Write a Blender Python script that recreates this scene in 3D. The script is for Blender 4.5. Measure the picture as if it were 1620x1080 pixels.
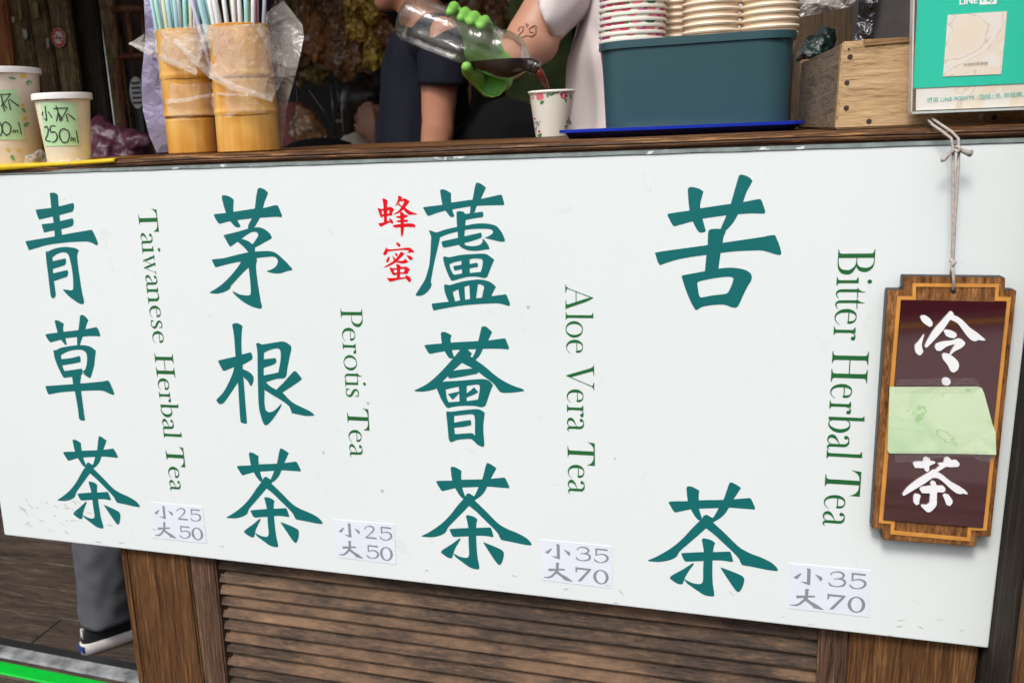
import bpy, bmesh, math, random
from mathutils import Vector, Matrix, Quaternion, noise
from mathutils.geometry import tessellate_polygon, delaunay_2d_cdt
R = math.radians
rnd = random.Random(7)
scn = bpy.context.scene
C = scn.collection
for o in list(bpy.data.objects): bpy.data.objects.remove(o)

# ---------------------------------------------------------------- camera
# camera axes in the world: columns X (right), Y (down), Z (forward) of the camera seen from the board's frame
CAM = Vector((0, -0.86, 1.10))
M3 = Matrix(((0.9545107465820056, 0.026656213446527275, -0.2969826273440173),
             (0.29545905415662593, -0.2187140005521115, 0.929982867196683),
             (-0.040164436711278714, -0.9754248470523931, -0.2166406835672412)))
FPX, CX, CY = 1402.796, 627.326, 524.910
cam_d = bpy.data.cameras.new('camera'); cam = bpy.data.objects.new('camera', cam_d); C.objects.link(cam)
cam_d.sensor_width = 36; cam_d.lens = FPX / 1620 * 36
cam_d.shift_x = (810 - CX) / 1620; cam_d.shift_y = -(540 - CY) / 1620
rot = Matrix((M3.col[0], -M3.col[1], -M3.col[2])).transposed()
cam.matrix_world = Matrix.Translation(CAM) @ rot.to_4x4()
cam_d.clip_start = 0.02; cam_d.clip_end = 200
cam_d.dof.use_dof = True; cam_d.dof.focus_distance = 0.86; cam_d.dof.aperture_fstop = 14
scn.camera = cam

# ---------------------------------------------------------------- light
world = bpy.data.worlds.new('World'); scn.world = world; world.use_nodes = True
wn = world.node_tree; wn.nodes.clear()
sky = wn.nodes.new('ShaderNodeTexSky'); sky.sky_type = 'NISHITA'; sky.sun_disc = False
SUN_EL, SUN_AZ = 50, 196          # azimuth measured clockwise from +Y
sky.sun_elevation = R(SUN_EL); sky.sun_rotation = R(SUN_AZ); sky.dust_density = 3.0; sky.air_density = 1.0
bg = wn.nodes.new('ShaderNodeBackground'); bg.inputs[1].default_value = 0.15
hs = wn.nodes.new('ShaderNodeHueSaturation'); hs.inputs['Saturation'].default_value = 0.45
wo = wn.nodes.new('ShaderNodeOutputWorld')
wn.links.new(sky.outputs[0], hs.inputs['Color']); wn.links.new(hs.outputs[0], bg.inputs[0]); wn.links.new(bg.outputs[0], wo.inputs[0])
sun_d = bpy.data.lights.new('sun', 'SUN'); sun_d.energy = 1.5; sun_d.angle = R(14); sun_d.color = (1, .96, .9)
sun = bpy.data.objects.new('sun', sun_d); C.objects.link(sun)
az, el = R(SUN_AZ), R(SUN_EL)
sdir = Vector((math.sin(az) * math.cos(el), math.cos(az) * math.cos(el), math.sin(el)))
sun.rotation_euler = sdir.to_track_quat('Z', 'Y').to_euler(); sun.location = (0, -3, 6)
vs = scn.view_settings; vs.view_transform = 'Standard'; vs.look = 'None'; vs.exposure = 0.55; vs.gamma = 1; vs.use_curve_mapping = False
scn.cycles.max_bounces = 10; scn.cycles.transparent_max_bounces = 24; scn.cycles.caustics_reflective = False; scn.cycles.caustics_refractive = False
scn.cycles.sample_clamp_indirect = 6

# ---------------------------------------------------------------- helpers
def at(px, py, Y=0.0):
    "the point at depth Y (metres behind the board's face) on the sight line of photo pixel px,py"
    r = M3 @ Vector(((px - CX) / FPX, (py - CY) / FPX, 1)); t = (Y - CAM.y) / r.y
    return CAM + r * t
def scl(px, py, Y):
    P = at(px, py, Y) - CAM; return FPX / (M3.transposed() @ P).z
def link(o, parent=None):
    C.objects.link(o)
    if parent: o.parent = parent; o.matrix_parent_inverse = parent.matrix_world.inverted() if parent.type != 'EMPTY' else Matrix.Translation(-parent.location)
    return o
def tag(o, label=None, cat=None, group=None, kind=None):
    if label: o['label'] = label
    if cat: o['category'] = cat
    if group: o['group'] = group
    if kind: o['kind'] = kind
    return o
def thing(name, label, cat, loc=(0, 0, 0), group=None):
    o = bpy.data.objects.new(name, None); o.location = Vector(loc); o.empty_display_size = .02
    C.objects.link(o); return tag(o, label, cat, group)
def mesh(name, verts, faces, mat, parent=None, smooth=False):
    me = bpy.data.meshes.new(name); me.from_pydata([tuple(v) for v in verts], [], faces); me.update()
    if smooth: me.polygons.foreach_set('use_smooth', [True] * len(me.polygons))
    if mat: me.materials.append(mat)
    return link(bpy.data.objects.new(name, me), parent)
def bobj(name, bm, mat, parent=None, smooth=False, angle=None):
    me = bpy.data.meshes.new(name); bm.normal_update(); bm.to_mesh(me); bm.free()
    if smooth: me.polygons.foreach_set('use_smooth', [True] * len(me.polygons))
    if angle: me.set_sharp_from_angle(angle=R(angle))
    if mat: me.materials.append(mat)
    return link(bpy.data.objects.new(name, me), parent)
def box_bm(x0, x1, y0, y1, z0, z1, bevel=0.0, bm=None, seg=2):
    b = bm or bmesh.new()
    r = bmesh.ops.create_cube(b, size=1)
    vs_ = r['verts']
    for v in vs_:
        v.co = Vector((x0 + (v.co.x + .5) * (x1 - x0), y0 + (v.co.y + .5) * (y1 - y0), z0 + (v.co.z + .5) * (z1 - z0)))
    if bevel:
        es = list({e for v in vs_ for e in v.link_edges})
        bmesh.ops.bevel(b, geom=es, offset=bevel, segments=seg, affect='EDGES', profile=.5)
    return b
def box(name, x0, x1, y0, y1, z0, z1, mat, parent=None, bevel=0.0):
    return bobj(name, box_bm(x0, x1, y0, y1, z0, z1, bevel), mat, parent, smooth=False)
def tube_vf(pts, rad, n=8, caps=True):
    pts = [Vector(p) for p in pts]; vs_, fs = [], []
    if not isinstance(rad, (list, tuple)): rad = [rad] * len(pts)
    up = None
    for i, p in enumerate(pts):
        t = (pts[min(i + 1, len(pts) - 1)] - pts[max(i - 1, 0)]).normalized()
        if up is None: up = t.orthogonal().normalized()
        up = (up - t * up.dot(t)).normalized(); s = t.cross(up)
        for k in range(n):
            a = 2 * math.pi * k / n; vs_.append(p + (up * math.cos(a) + s * math.sin(a)) * rad[i])
        if i:
            for k in range(n):
                a, b = (i - 1) * n + k, (i - 1) * n + (k + 1) % n; fs.append((a, b, b + n, a + n))
    if caps: fs.append(tuple(range(n - 1, -1, -1))); fs.append(tuple(range((len(pts) - 1) * n, len(pts) * n)))
    return vs_, fs
def tube(name, pts, rad, mat, parent=None, n=8, smooth=True, caps=True):
    v, f = tube_vf(pts, rad, n, caps); return mesh(name, v, f, mat, parent, smooth)
def tubes(name, lst, mat, parent=None, n=8):
    V, F = [], []
    for pts, rad in lst:
        v, f = tube_vf(pts, rad, n); F += [tuple(i + len(V) for i in q) for q in f]; V += v
    return mesh(name, V, F, mat, parent, True)
def lathe_bm(prof, n=40, center=(0, 0, 0), uv=True, cap0=False, cap1=False):
    "prof: (radius, z) from bottom to top; u runs round, v runs up in metres"
    bm = bmesh.new(); c = Vector(center); rings = []
    for r, z in prof: rings.append([bm.verts.new(c + Vector((r * math.cos(2 * math.pi * k / n), r * math.sin(2 * math.pi * k / n), z))) for k in range(n)])
    L = bm.loops.layers.uv.new('UVMap'); d = 0
    for i in range(len(prof) - 1):
        d2 = d + math.hypot(prof[i + 1][0] - prof[i][0], prof[i + 1][1] - prof[i][1])
        for k in range(n):
            f = bm.faces.new((rings[i][k], rings[i][(k + 1) % n], rings[i + 1][(k + 1) % n], rings[i + 1][k]))
            for lp, (u, v) in zip(f.loops, ((k / n, d), ((k + 1) / n, d), ((k + 1) / n, d2), (k / n, d2))): lp[L].uv = (u, v)
        d = d2
    if cap0: bm.faces.new(list(reversed(rings[0])))
    if cap1: bm.faces.new(rings[-1])
    return bm
def lathe(name, prof, mat, parent=None, n=40, center=(0, 0, 0), cap0=False, cap1=False, angle=40):
    return bobj(name, lathe_bm(prof, n, center, True, cap0, cap1), mat, parent, True, angle)
def inside(p, poly):
    c = False; j = len(poly) - 1
    for i in range(len(poly)):
        a, b = poly[i], poly[j]
        if (a[1] > p[1]) != (b[1] > p[1]) and p[0] < (b[0] - a[0]) * (p[1] - a[1]) / (b[1] - a[1]) + a[0]: c = not c
        j = i
    return c
def fill2d(poly, step, jit=.35, seed=1):
    "triangulated polygon with inner points, for sheets that get a shape"
    rr = random.Random(seed); pts = []
    for i in range(len(poly)):
        a, b = Vector(poly[i]), Vector(poly[(i + 1) % len(poly)]); n = max(1, int((b - a).length / step))
        for k in range(n): pts.append(a.lerp(b, k / n))
    nb = len(pts); edge = [(i, (i + 1) % nb) for i in range(nb)]
    xs = [p[0] for p in poly]; ys = [p[1] for p in poly]
    bd = [tuple(p) for p in pts]
    y = min(ys) + step * .6
    while y < max(ys):
        x = min(xs) + step * .6
        while x < max(xs):
            q = Vector((x + rr.uniform(-jit, jit) * step, y + rr.uniform(-jit, jit) * step))
            if inside(q, bd) and min((q - p).length for p in pts[:nb]) > step * .45: pts.append(q)
            x += step
        y += step * .87
    v, e, f, *_ = delaunay_2d_cdt(pts, edge, [], 1, 1e-5)
    return [tuple(p) for p in v], [tuple(q) for q in f]
def smooth_poly(p, sub=4, corner=38):
    p = [Vector(q) for q in p]; n = len(p); out = []
    def crn(i):
        a, b = p[i] - p[i - 1], p[(i + 1) % n] - p[i]
        return a.length < 1e-9 or b.length < 1e-9 or a.angle(b) > R(corner)
    cs = [crn(i) for i in range(n)]
    for i in range(n):
        p1, p2 = p[i], p[(i + 1) % n]; p0, p3 = p[i - 1], p[(i + 2) % n]; j = (i + 1) % n; L = (p2 - p1).length
        t1 = (p2 - p1) if cs[i] else (p2 - p0).normalized() * L
        t2 = (p2 - p1) if cs[j] else (p3 - p1).normalized() * L
        if cs[i] and cs[j]: out.append(p1.copy()); continue
        for k in range(sub):
            t = k / sub; a, b = t * t, t * t * t
            out.append(p1 * (2 * b - 3 * a + 1) + t1 * (b - 2 * a + t) + p2 * (-2 * b + 3 * a) + t2 * (b - a))
    return out
def round_corners(p, r):
    "clip each sharp corner by r so no edge is knife sharp"
    out = []; n = len(p)
    for i in range(n):
        a, b, c = p[i - 1], p[i], p[(i + 1) % n]; u, w = a - b, c - b
        if u.length < 1e-9 or w.length < 1e-9 or (-u).angle(w) < R(35): out.append(b); continue
        q = min(r, u.length * .4, w.length * .4); out += [b + u.normalized() * q, b * .5 + (b + u.normalized() * q) * .25 + (b + w.normalized() * q) * .25, b + w.normalized() * q]
    return out
def PS(s): return [Vector(tuple(map(float, q.split(',')))) for q in s.split()]
def stroke(pts, sub=5):
    "outline of a stroke whose width varies: points (x, y, width)"
    p = [Vector(q) for q in pts]; n = len(p); c = []
    for i in range(n - 1):
        p0, p1, p2, p3 = p[max(i - 1, 0)], p[i], p[i + 1], p[min(i + 2, n - 1)]
        for k in range(sub):
            t = k / sub; c.append(.5 * ((2 * p1) + (p2 - p0) * t + (2 * p0 - 5 * p1 + 4 * p2 - p3) * t * t + (3 * p1 - p0 - 3 * p2 + p3) * t ** 3))
    c.append(p[-1]); l, r = [], []
    for i, q in enumerate(c):
        t = (c[min(i + 1, len(c) - 1)] - c[max(i - 1, 0)]).to_2d()
        if t.length < 1e-9: continue
        t.normalize(); nn = Vector((-t.y, t.x)); w = max(q.z, .01) / 2; e = q.to_2d()
        l.append(e + nn * w); r.append(e - nn * w)
    def cap(a, b, m):
        ctr = (a + b) / 2; rad = (a - b).length / 2
        return [ctr + m * rad * .8]
    t0 = (c[0] - c[1]).to_2d().normalized(); t1 = (c[-1] - c[-2]).to_2d().normalized()
    return l + cap(l[-1], r[-1], t1) + r[::-1] + cap(l[0], r[0], t0)
def ellipse(cx, cy, rx, ry, n=28): return [Vector((cx + rx * math.cos(2 * math.pi * k / n), cy + ry * math.sin(2 * math.pi * k / n))) for k in range(n)]
def flat(name, shapes, fn, mat, parent, thick=0.0, lift=2e-5, nrm=Vector((0, -1, 0))):
    """shapes: list of [outer, hole, ...] in 2-D; fn maps a 2-D point to the world. Every shape lies a hair above the last,
    so that strokes of one character never share a plane"""
    V, F = [], []
    for si, sh in enumerate(shapes):
        loops = [[Vector((p[0], p[1], 0)) for p in lp] for lp in sh]
        tri = tessellate_polygon(loops); b = len(V); allp = [p for lp in loops for p in lp]
        off = nrm * (lift * si + thick)
        W = [fn(p.x, p.y) for p in allp]; V += [w + off for w in W]
        for t in tri:
            a = [V[b + i] for i in t]; q = (a[1] - a[0]).cross(a[2] - a[0])
            if q.length > 0: F.append(tuple(b + i for i in (t if q.dot(nrm) > 0 else t[::-1])))
        if thick:
            b2 = len(V); V += [w.copy() for w in W]; k = 0
            for lp in loops:
                m = len(lp)
                for i in range(m): F.append((b + k + i, b + k + (i + 1) % m, b2 + k + (i + 1) % m, b2 + k + i))
                k += m
    return mesh(name, V, F, mat, parent)
# organic forms: a union of capsules and ellipsoids grown into one continuous skin
_b = bmesh.new(); bmesh.ops.create_icosphere(_b, subdivisions=2, radius=1); ICO = [v.co.copy() for v in _b.verts]; _b.free()
def caps_bm(bm, p0, p1, r0, r1):
    vs_ = [bm.verts.new(Vector(p) + q * r) for p, r in ((p0, r0), (p1, r1)) for q in ICO]
    bmesh.ops.convex_hull(bm, input=vs_)
    bmesh.ops.delete(bm, geom=[v for v in bm.verts if not v.link_faces], context='VERTS')
def ell_bm(bm, c, rad, rx=0, ry=0, rz=0):
    m = Matrix.Translation(Vector(c)) @ Matrix.Rotation(rz, 4, 'Z') @ Matrix.Rotation(ry, 4, 'Y') @ Matrix.Rotation(rx, 4, 'X') @ Matrix.Diagonal((*rad, 1))
    bmesh.ops.create_icosphere(bm, subdivisions=3, radius=1, matrix=m)
def blob(name, prims, mat, parent, voxel=.006, smooth=4, disp=None, amp=0):
    bm = bmesh.new()
    for q in prims:
        if q[0] == 'c': caps_bm(bm, *q[1:])
        else: ell_bm(bm, *q[1:])
    o = bobj(name, bm, mat, parent, True)
    m = o.modifiers.new('r', 'REMESH'); m.mode = 'VOXEL'; m.voxel_size = voxel; m.use_smooth_shade = True
    s = o.modifiers.new('s', 'SMOOTH'); s.iterations = smooth; s.factor = .6
    bpy.context.view_layer.update()
    dg = bpy.context.evaluated_depsgraph_get(); me = bpy.data.meshes.new_from_object(o.evaluated_get(dg)); o.modifiers.clear(); o.data = me
    if disp:
        ns = [v.normal.copy() for v in me.vertices]
        for v, nn in zip(me.vertices, ns): v.co += nn * disp(v.co) * amp
        me.update()
    me.polygons.foreach_set('use_smooth', [True] * len(me.polygons))
    return o

# ---------------------------------------------------------------- materials
def nt(name):
    m = bpy.data.materials.new(name); m.use_nodes = True; t = m.node_tree; return m, t, t.nodes['Principled BSDF']
def nd(t, typ, **kw):
    n = t.nodes.new(typ)
    for k, v in kw.items():
        if hasattr(n, k) and k not in n.inputs: setattr(n, k, v)
        else: n.inputs[k].default_value = v
    return n
def ramp(t, src, stops):
    r = t.nodes.new('ShaderNodeValToRGB'); e = r.color_ramp.elements
    while len(e) > 1: e.remove(e[-1])
    e[0].position = stops[0][0]; e[0].color = (*stops[0][1], 1)
    for p, c in stops[1:]: q = e.new(p); q.color = (*c, 1)
    t.links.new(src, r.inputs[0]); return r
def coords(t, scale=(1, 1, 1), rot=(0, 0, 0), kind='Object', loc=(0, 0, 0)):
    tc = t.nodes.new('ShaderNodeTexCoord'); mp = t.nodes.new('ShaderNodeMapping')
    mp.inputs['Scale'].default_value = scale; mp.inputs['Rotation'].default_value = rot; mp.inputs['Location'].default_value = loc
    t.links.new(tc.outputs[kind], mp.inputs[0]); return mp.outputs[0]
def bump(t, p, src, strength=.3, dist=.002):
    b = nd(t, 'ShaderNodeBump', Strength=strength, Distance=dist); t.links.new(src, b.inputs['Height']); t.links.new(b.outputs[0], p.inputs['Normal'])
def plain(name, col, rough=.5, var=.12, scale=30, metal=0, bmp=.15, bdist=.0008, spec=.5, detail=5):
    m, t, p = nt(name); c = coords(t)
    n = nd(t, 'ShaderNodeTexNoise', Scale=scale, Detail=detail, Roughness=.6); t.links.new(c, n.inputs[0])
    r = ramp(t, n.outputs[0], [(.3, tuple(x * (1 - var) for x in col)), (.7, tuple(min(1, x * (1 + var)) for x in col))])
    t.links.new(r.outputs[0], p.inputs['Base Color']); p.inputs['Roughness'].default_value = rough; p.inputs['Metallic'].default_value = metal
    p.inputs['Specular IOR Level'].default_value = spec
    if bmp: bump(t, p, n.outputs[0], bmp, bdist)
    return m
def wood(name, dark, mid, light, axis='X', scale=1.0, rough=.6, bmp=.6, stretch=14, worn=None, dist=.0015, fine=240):
    m, t, p = nt(name); s = [scale * stretch] * 3; s['XYZ'.index(axis)] = scale
    c = coords(t, tuple(s))
    oi = nd(t, 'ShaderNodeObjectInfo'); ad = nd(t, 'ShaderNodeVectorMath', operation='MULTIPLY_ADD')
    cr = nd(t, 'ShaderNodeCombineXYZ'); t.links.new(oi.outputs['Random'], cr.inputs[0]); t.links.new(oi.outputs['Random'], cr.inputs[1]); t.links.new(oi.outputs['Random'], cr.inputs[2])
    t.links.new(cr.outputs[0], ad.inputs[0]); ad.inputs[1].default_value = (37, 53, 71); t.links.new(c, ad.inputs[2]); c = ad.outputs[0]
    n = nd(t, 'ShaderNodeTexNoise', Scale=2.2, Detail=8, Roughness=.65, Distortion=1.2); t.links.new(c, n.inputs[0])
    w = nd(t, 'ShaderNodeTexNoise', Scale=15, Detail=4, Roughness=.75, Distortion=.25); t.links.new(c, w.inputs[0])
    mx = nd(t, 'ShaderNodeMath', operation='MULTIPLY_ADD'); t.links.new(w.outputs[0], mx.inputs[0]); mx.inputs[1].default_value = .55; 
    ml = nd(t, 'ShaderNodeMath', operation='MULTIPLY'); t.links.new(n.outputs[0], ml.inputs[0]); ml.inputs[1].default_value = .55; t.links.new(ml.outputs[0], mx.inputs[2])
    r = ramp(t, mx.outputs[0], [(.44, dark), (.53, mid), (.57, mid), (.66, light)])
    col = r.outputs[0]
    if worn:
        b = nd(t, 'ShaderNodeTexNoise', Scale=worn[1], Detail=6, Roughness=.7); o2 = nd(t, 'ShaderNodeVectorMath', operation='MULTIPLY_ADD'); t.links.new(cr.outputs[0], o2.inputs[0]); o2.inputs[1].default_value = (7, 5, 9); t.links.new(coords(t, (1, 1, 2.5), kind='Object'), o2.inputs[2]); t.links.new(o2.outputs[0], b.inputs[0])
        rr = ramp(t, b.outputs[0], [(.45, (0, 0, 0)), (.68, (1, 1, 1))]); mi = nd(t, 'ShaderNodeMix', data_type='RGBA')
        sc_ = nd(t, 'ShaderNodeMath', operation='MULTIPLY'); t.links.new(rr.outputs[0], sc_.inputs[0]); sc_.inputs[1].default_value = worn[2]
        t.links.new(sc_.outputs[0], mi.inputs[0]); t.links.new(col, mi.inputs[6]); mi.inputs[7].default_value = (*worn[0], 1); col = mi.outputs[2]
    t.links.new(col, p.inputs['Base Color']); p.inputs['Roughness'].default_value = rough; p.inputs['Specular IOR Level'].default_value = .28
    bump(t, p, mx.outputs[0], bmp, dist); return m
def film(name, col, alpha, rough=.15, streak=.5, scale=25, trans=True):
    "thin crumpled plastic: see-through, milkier where it turns away and along fine creases"
    m, t, p = nt(name); c = coords(t)
    lw_ = nd(t, 'ShaderNodeLayerWeight', Blend=.35)
    n = nd(t, 'ShaderNodeTexVoronoi', Scale=scale * 1.3, Randomness=1); n.feature = 'DISTANCE_TO_EDGE'
    w = nd(t, 'ShaderNodeTexNoise', Scale=scale * .5, Detail=3); t.links.new(c, w.inputs[0])
    ad = nd(t, 'ShaderNodeVectorMath', operation='MULTIPLY_ADD'); t.links.new(w.outputs['Color'], ad.inputs[0]); ad.inputs[1].default_value = (.06, .06, .06); t.links.new(c, ad.inputs[2]); t.links.new(ad.outputs[0], n.inputs[0])
    r = ramp(t, n.outputs['Distance'], [(0, (streak * .10,) * 3), (.02, (streak * .03,) * 3), (.05, (0, 0, 0))])
    k = nd(t, 'ShaderNodeMath', operation='MULTIPLY_ADD'); t.links.new(lw_.outputs['Facing'], k.inputs[0]); k.inputs[1].default_value = streak; k.inputs[2].default_value = alpha
    k2 = nd(t, 'ShaderNodeMath', operation='ADD'); k2.use_clamp = True; t.links.new(k.outputs[0], k2.inputs[0]); t.links.new(r.outputs[0], k2.inputs[1])
    t.links.new(k2.outputs[0], p.inputs['Alpha']); p.inputs['Base Color'].default_value = (*col, 1); p.inputs['Roughness'].default_value = rough
    p.inputs['Specular IOR Level'].default_value = 1.0
    w2_ = nd(t, 'ShaderNodeTexNoise', Scale=scale * 1.6, Detail=4, Distortion=3.5); t.links.new(c, w2_.inputs[0]); bump(t, p, w2_.outputs[0], .8, .0035); return m
def glossy(name, col, rough=.1, coat=0): 
    m, t, p = nt(name); p.inputs['Base Color'].default_value = (*col, 1); p.inputs['Roughness'].default_value = rough; p.inputs['Coat Weight'].default_value = coat; return m

M = {}
def mk_board():
    m, t, p = nt('white_board_paint'); c = coords(t)
    n = nd(t, 'ShaderNodeTexNoise', Scale=3, Detail=4); t.links.new(c, n.inputs[0])
    r = ramp(t, n.outputs[0], [(.3, (.695, .755, .75)), (.7, (.74, .78, .775))])
    v = nd(t, 'ShaderNodeTexVoronoi', Scale=26, Randomness=1); t.links.new(c, v.inputs[0])
    v2 = nd(t, 'ShaderNodeTexNoise', Scale=5, Detail=2); t.links.new(c, v2.inputs[0])
    a = nd(t, 'ShaderNodeMath', operation='LESS_THAN'); t.links.new(v.outputs['Distance'], a.inputs[0]); a.inputs[1].default_value = .05
    b = nd(t, 'ShaderNodeMath', operation='GREATER_THAN'); t.links.new(v2.outputs[0], b.inputs[0]); b.inputs[1].default_value = .535
    k = nd(t, 'ShaderNodeMath', operation='MULTIPLY'); t.links.new(a.outputs[0], k.inputs[0]); t.links.new(b.outputs[0], k.inputs[1])
    # faint greasy smudges
    s = nd(t, 'ShaderNodeTexNoise', Scale=14, Detail=7, Roughness=.75, Distortion=3); t.links.new(c, s.inputs[0])
    sr = ramp(t, s.outputs[0], [(.64, (0, 0, 0)), (.67, (.14,) * 3), (.70, (0, 0, 0))])
    mx = nd(t, 'ShaderNodeMath', operation='MAXIMUM'); k2 = nd(t, 'ShaderNodeMath', operation='MULTIPLY'); t.links.new(k.outputs[0], k2.inputs[0]); k2.inputs[1].default_value = .55
    t.links.new(k2.outputs[0], mx.inputs[0]); t.links.new(sr.outputs[0], mx.inputs[1])
    mi = nd(t, 'ShaderNodeMix', data_type='RGBA'); t.links.new(mx.outputs[0], mi.inputs[0]); t.links.new(r.outputs[0], mi.inputs[6]); mi.inputs[7].default_value = (.30, .29, .25, 1)
    t.links.new(mi.outputs[2], p.inputs['Base Color']); p.inputs['Roughness'].default_value = .5; p.inputs['Specular IOR Level'].default_value = .15
    bump(t, p, s.outputs[0], .04, .001); return m
M['board'] = mk_board()
M['teal'] = plain('teal_vinyl', (.003, .135, .135), .4, .05, 8, bmp=.03)
M['green'] = plain('green_vinyl', (.012, .125, .030), .45, .08, 8, bmp=.03)
M['red'] = plain('red_vinyl', (.72, .002, .010), .35, .05, 8, bmp=.02)
M['sticker'] = plain('sticker_paper', (.74, .77, .86), .45, .03, 20, bmp=.03)
M['grey_print'] = plain('grey_print', (.24, .27, .29), .5, .05, 20, bmp=0)
M['trim'] = plain('weathered_aluminium_trim', (.25, .30, .29), .5, .3, 60, .0, .3)
_t = M['trim'].node_tree; _p = _t.nodes['Principled BSDF']; _v = nd(_t, 'ShaderNodeTexNoise', Scale=55, Detail=3); _t.links.new(coords(_t, (1, 1, 3)), _v.inputs[0])
_r = ramp(_t, _v.outputs[0], [(.63, (0, 0, 0)), (.66, (1, 1, 1))]); _m = nd(_t, 'ShaderNodeMix', data_type='RGBA'); _src = _p.inputs['Base Color'].links[0].from_socket
_t.links.new(_r.outputs[0], _m.inputs[0]); _t.links.new(_src, _m.inputs[6]); _m.inputs[7].default_value = (.8, .82, .8, 1); _t.links.new(_m.outputs[2], _p.inputs['Base Color'])
M['counter_wood'] = wood('counter_wood', (.012, .007, .004), (.085, .038, .016), (.46, .22, .08), 'X', 2.2, .42, .5, 26)  # lightest grain tone also paints the edge's orange highlight streak
M['post_wood'] = wood('post_wood', (.035, .015, .006), (.118, .054, .021), (.26, .135, .055), 'Z', 1.7, .55, .9, 26, dist=.003)
M['worn_wood'] = wood('worn_wood', (.035, .018, .011), (.11, .06, .037), (.27, .17, .11), 'Z', 1.6, .7, 1.0, 22, dist=.003)
M['slat_wood'] = wood('slat_wood', (.014, .008, .005), (.050, .028, .016), (.13, .072, .038), 'X', 4.5, .6, .6, 6, worn=((.29, .165, .090), 6, .7))
M['dark_wood'] = wood('dark_wood', (.010, .007, .005), (.028, .018, .011), (.085, .055, .03), 'Z', 2.2, .8, 1.0, 22, dist=.004)
M['crate_wood'] = wood('crate_wood', (.27, .165, .08), (.50, .33, .17), (.62, .44, .25), 'X', 3.2, .6, .9, 9, dist=.0015)
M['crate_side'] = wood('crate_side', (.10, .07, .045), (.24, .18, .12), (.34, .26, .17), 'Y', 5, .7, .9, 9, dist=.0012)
M['floor_wood'] = wood('floor_wood', (.03, .023, .018), (.065, .048, .037), (.12, .095, .075), 'X', 1.6, .5, .7, 8, dist=.002)
M['plank_wood'] = wood('plank_wood', (.05, .03, .017), (.19, .125, .062), (.36, .25, .12), 'Z', 1.5, .75, .8, 12, worn=((.05, .03, .02), 7, .7), dist=.004)
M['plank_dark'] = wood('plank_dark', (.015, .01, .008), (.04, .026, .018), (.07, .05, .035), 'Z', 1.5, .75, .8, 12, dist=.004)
M['orange_wood'] = wood('orange_wood', (.16, .055, .02), (.42, .15, .06), (.55, .24, .09), 'Z', 1.5, .5, .4, 8)
M['plaque_wood'] = wood('plaque_wood', (.06, .022, .007), (.20, .085, .028), (.38, .18, .065), 'Z', 9, .45, .9, 6, dist=.0008)
M['inlay'] = plain('orange_inlay', (.60, .27, .055), .4, .16, 40)
M['dark_edge'] = plain('dark_plaque_edge', (.02, .022, .028), .5)
M['white_letter'] = plain('white_painted_letter', (.82, .82, .84), .4, .02, 20)

# ---------------------------------------------------------------- ground, street, stall shell
def ground():
    m, t, p = nt('asphalt'); c = coords(t)
    n = nd(t, 'ShaderNodeTexNoise', Scale=60, Detail=8, Roughness=.8); t.links.new(c, n.inputs[0])
    r = ramp(t, n.outputs[0], [(.3, (.13, .105, .095)), (.7, (.22, .18, .165))]); t.links.new(r.outputs[0], p.inputs['Base Color']); p.inputs['Roughness'].default_value = .85; bump(t, p, n.outputs[0], .6, .004)
    tag(mesh('road', [(-60, -60, -.03), (60, -60, -.03), (60, -.75, -.03), (-60, -.75, -.03)], [(0, 1, 2, 3)], m), kind='structure')
    yl = plain('yellow_road_paint', (.85, .46, .05), .7, .1, 20)
    tag(mesh('road_line', [(-9, -.37, -.026), (12, -8.98, -.026), (12, -8.86, -.026), (-9, -.25, -.026)], [(0, 1, 2, 3)], yl), kind='structure')
    tag(mesh('ground', [(-60, -.75, -.034), (60, -.75, -.034), (60, 60, -.034), (-60, 60, -.034)], [(0, 1, 2, 3)], m), kind='structure')
ground()
lw = thing('reflection_wall', 'low dark wall added across the street to darken the plaque reflection', 'wall', (0, -5, 0))
lwm = plain('dark_reflection_wall', (.035, .022, .022), .9)  # added so the plaque mirrors something dark beyond the yellow line
mesh('wall', [Vector(q) for q in ((-3, -3.05, -.03), (9, -7.97, -.03), (9, -7.97, .5), (-3, -3.05, .5), (-3, -3.25, -.03), (9, -8.17, -.03), (9, -8.17, .5), (-3, -3.25, .5))],
     [(0, 3, 2, 1), (4, 5, 6, 7), (3, 7, 6, 2), (0, 4, 7, 3), (1, 2, 6, 5)], lwm, lw)
# a dim shopfront across the street, which the glossy plaque mirrors
sf = thing('shopfront', 'dark shopfront across the street facing the stall', 'building', (0, -9.5, 0))
box('wall', -14, 14, -10, -9.5, -.03, 3.4, plain('dark_stucco', (.06, .045, .042), .9), sf)
box('roof', -14.5, 14.5, -10.3, -9.0, 3.4, 3.6, plain('roof_sheet', (.12, .11, .10), .8), sf)

# the deck: planks run along X; front reach added to darken plaque's reflection
fl = mesh('floor', [(-3.4, -2.1, -.022), (1.9, -2.1, -.022), (1.9, 5.2, -.022), (-3.4, 5.2, -.022)], [(0, 1, 2, 3)], M['dark_edge']); tag(fl, kind='structure')
yy = -2.1; k = 0
while yy < 5.1:
    w = .118 if yy < 1.2 else .16
    cuts = [-3.4, rnd.uniform(-2.4, -1.4), rnd.uniform(-.6, .4), 1.9]
    if abs(yy - .61) < .09: cuts[1] = -1.38
    if not (.50 < yy + w / 2 < .50): 
        for a, b in zip(cuts, cuts[1:]):
            o = box('plank', a + .0015, b - .0015, yy + .002, yy + w - .002, -.021, rnd.uniform(-.0012, .0012), M['floor_wood'], fl, .002)
    yy += w; k += 1
mt_white = plain('scuffed_white_strip', (.23, .24, .25), .55, .75, 22, bmp=.4)
st = thing('threshold_strip', 'black and white threshold strip with a bright green band across the deck', 'floor strip', (-1.2, .57, 0))
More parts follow.
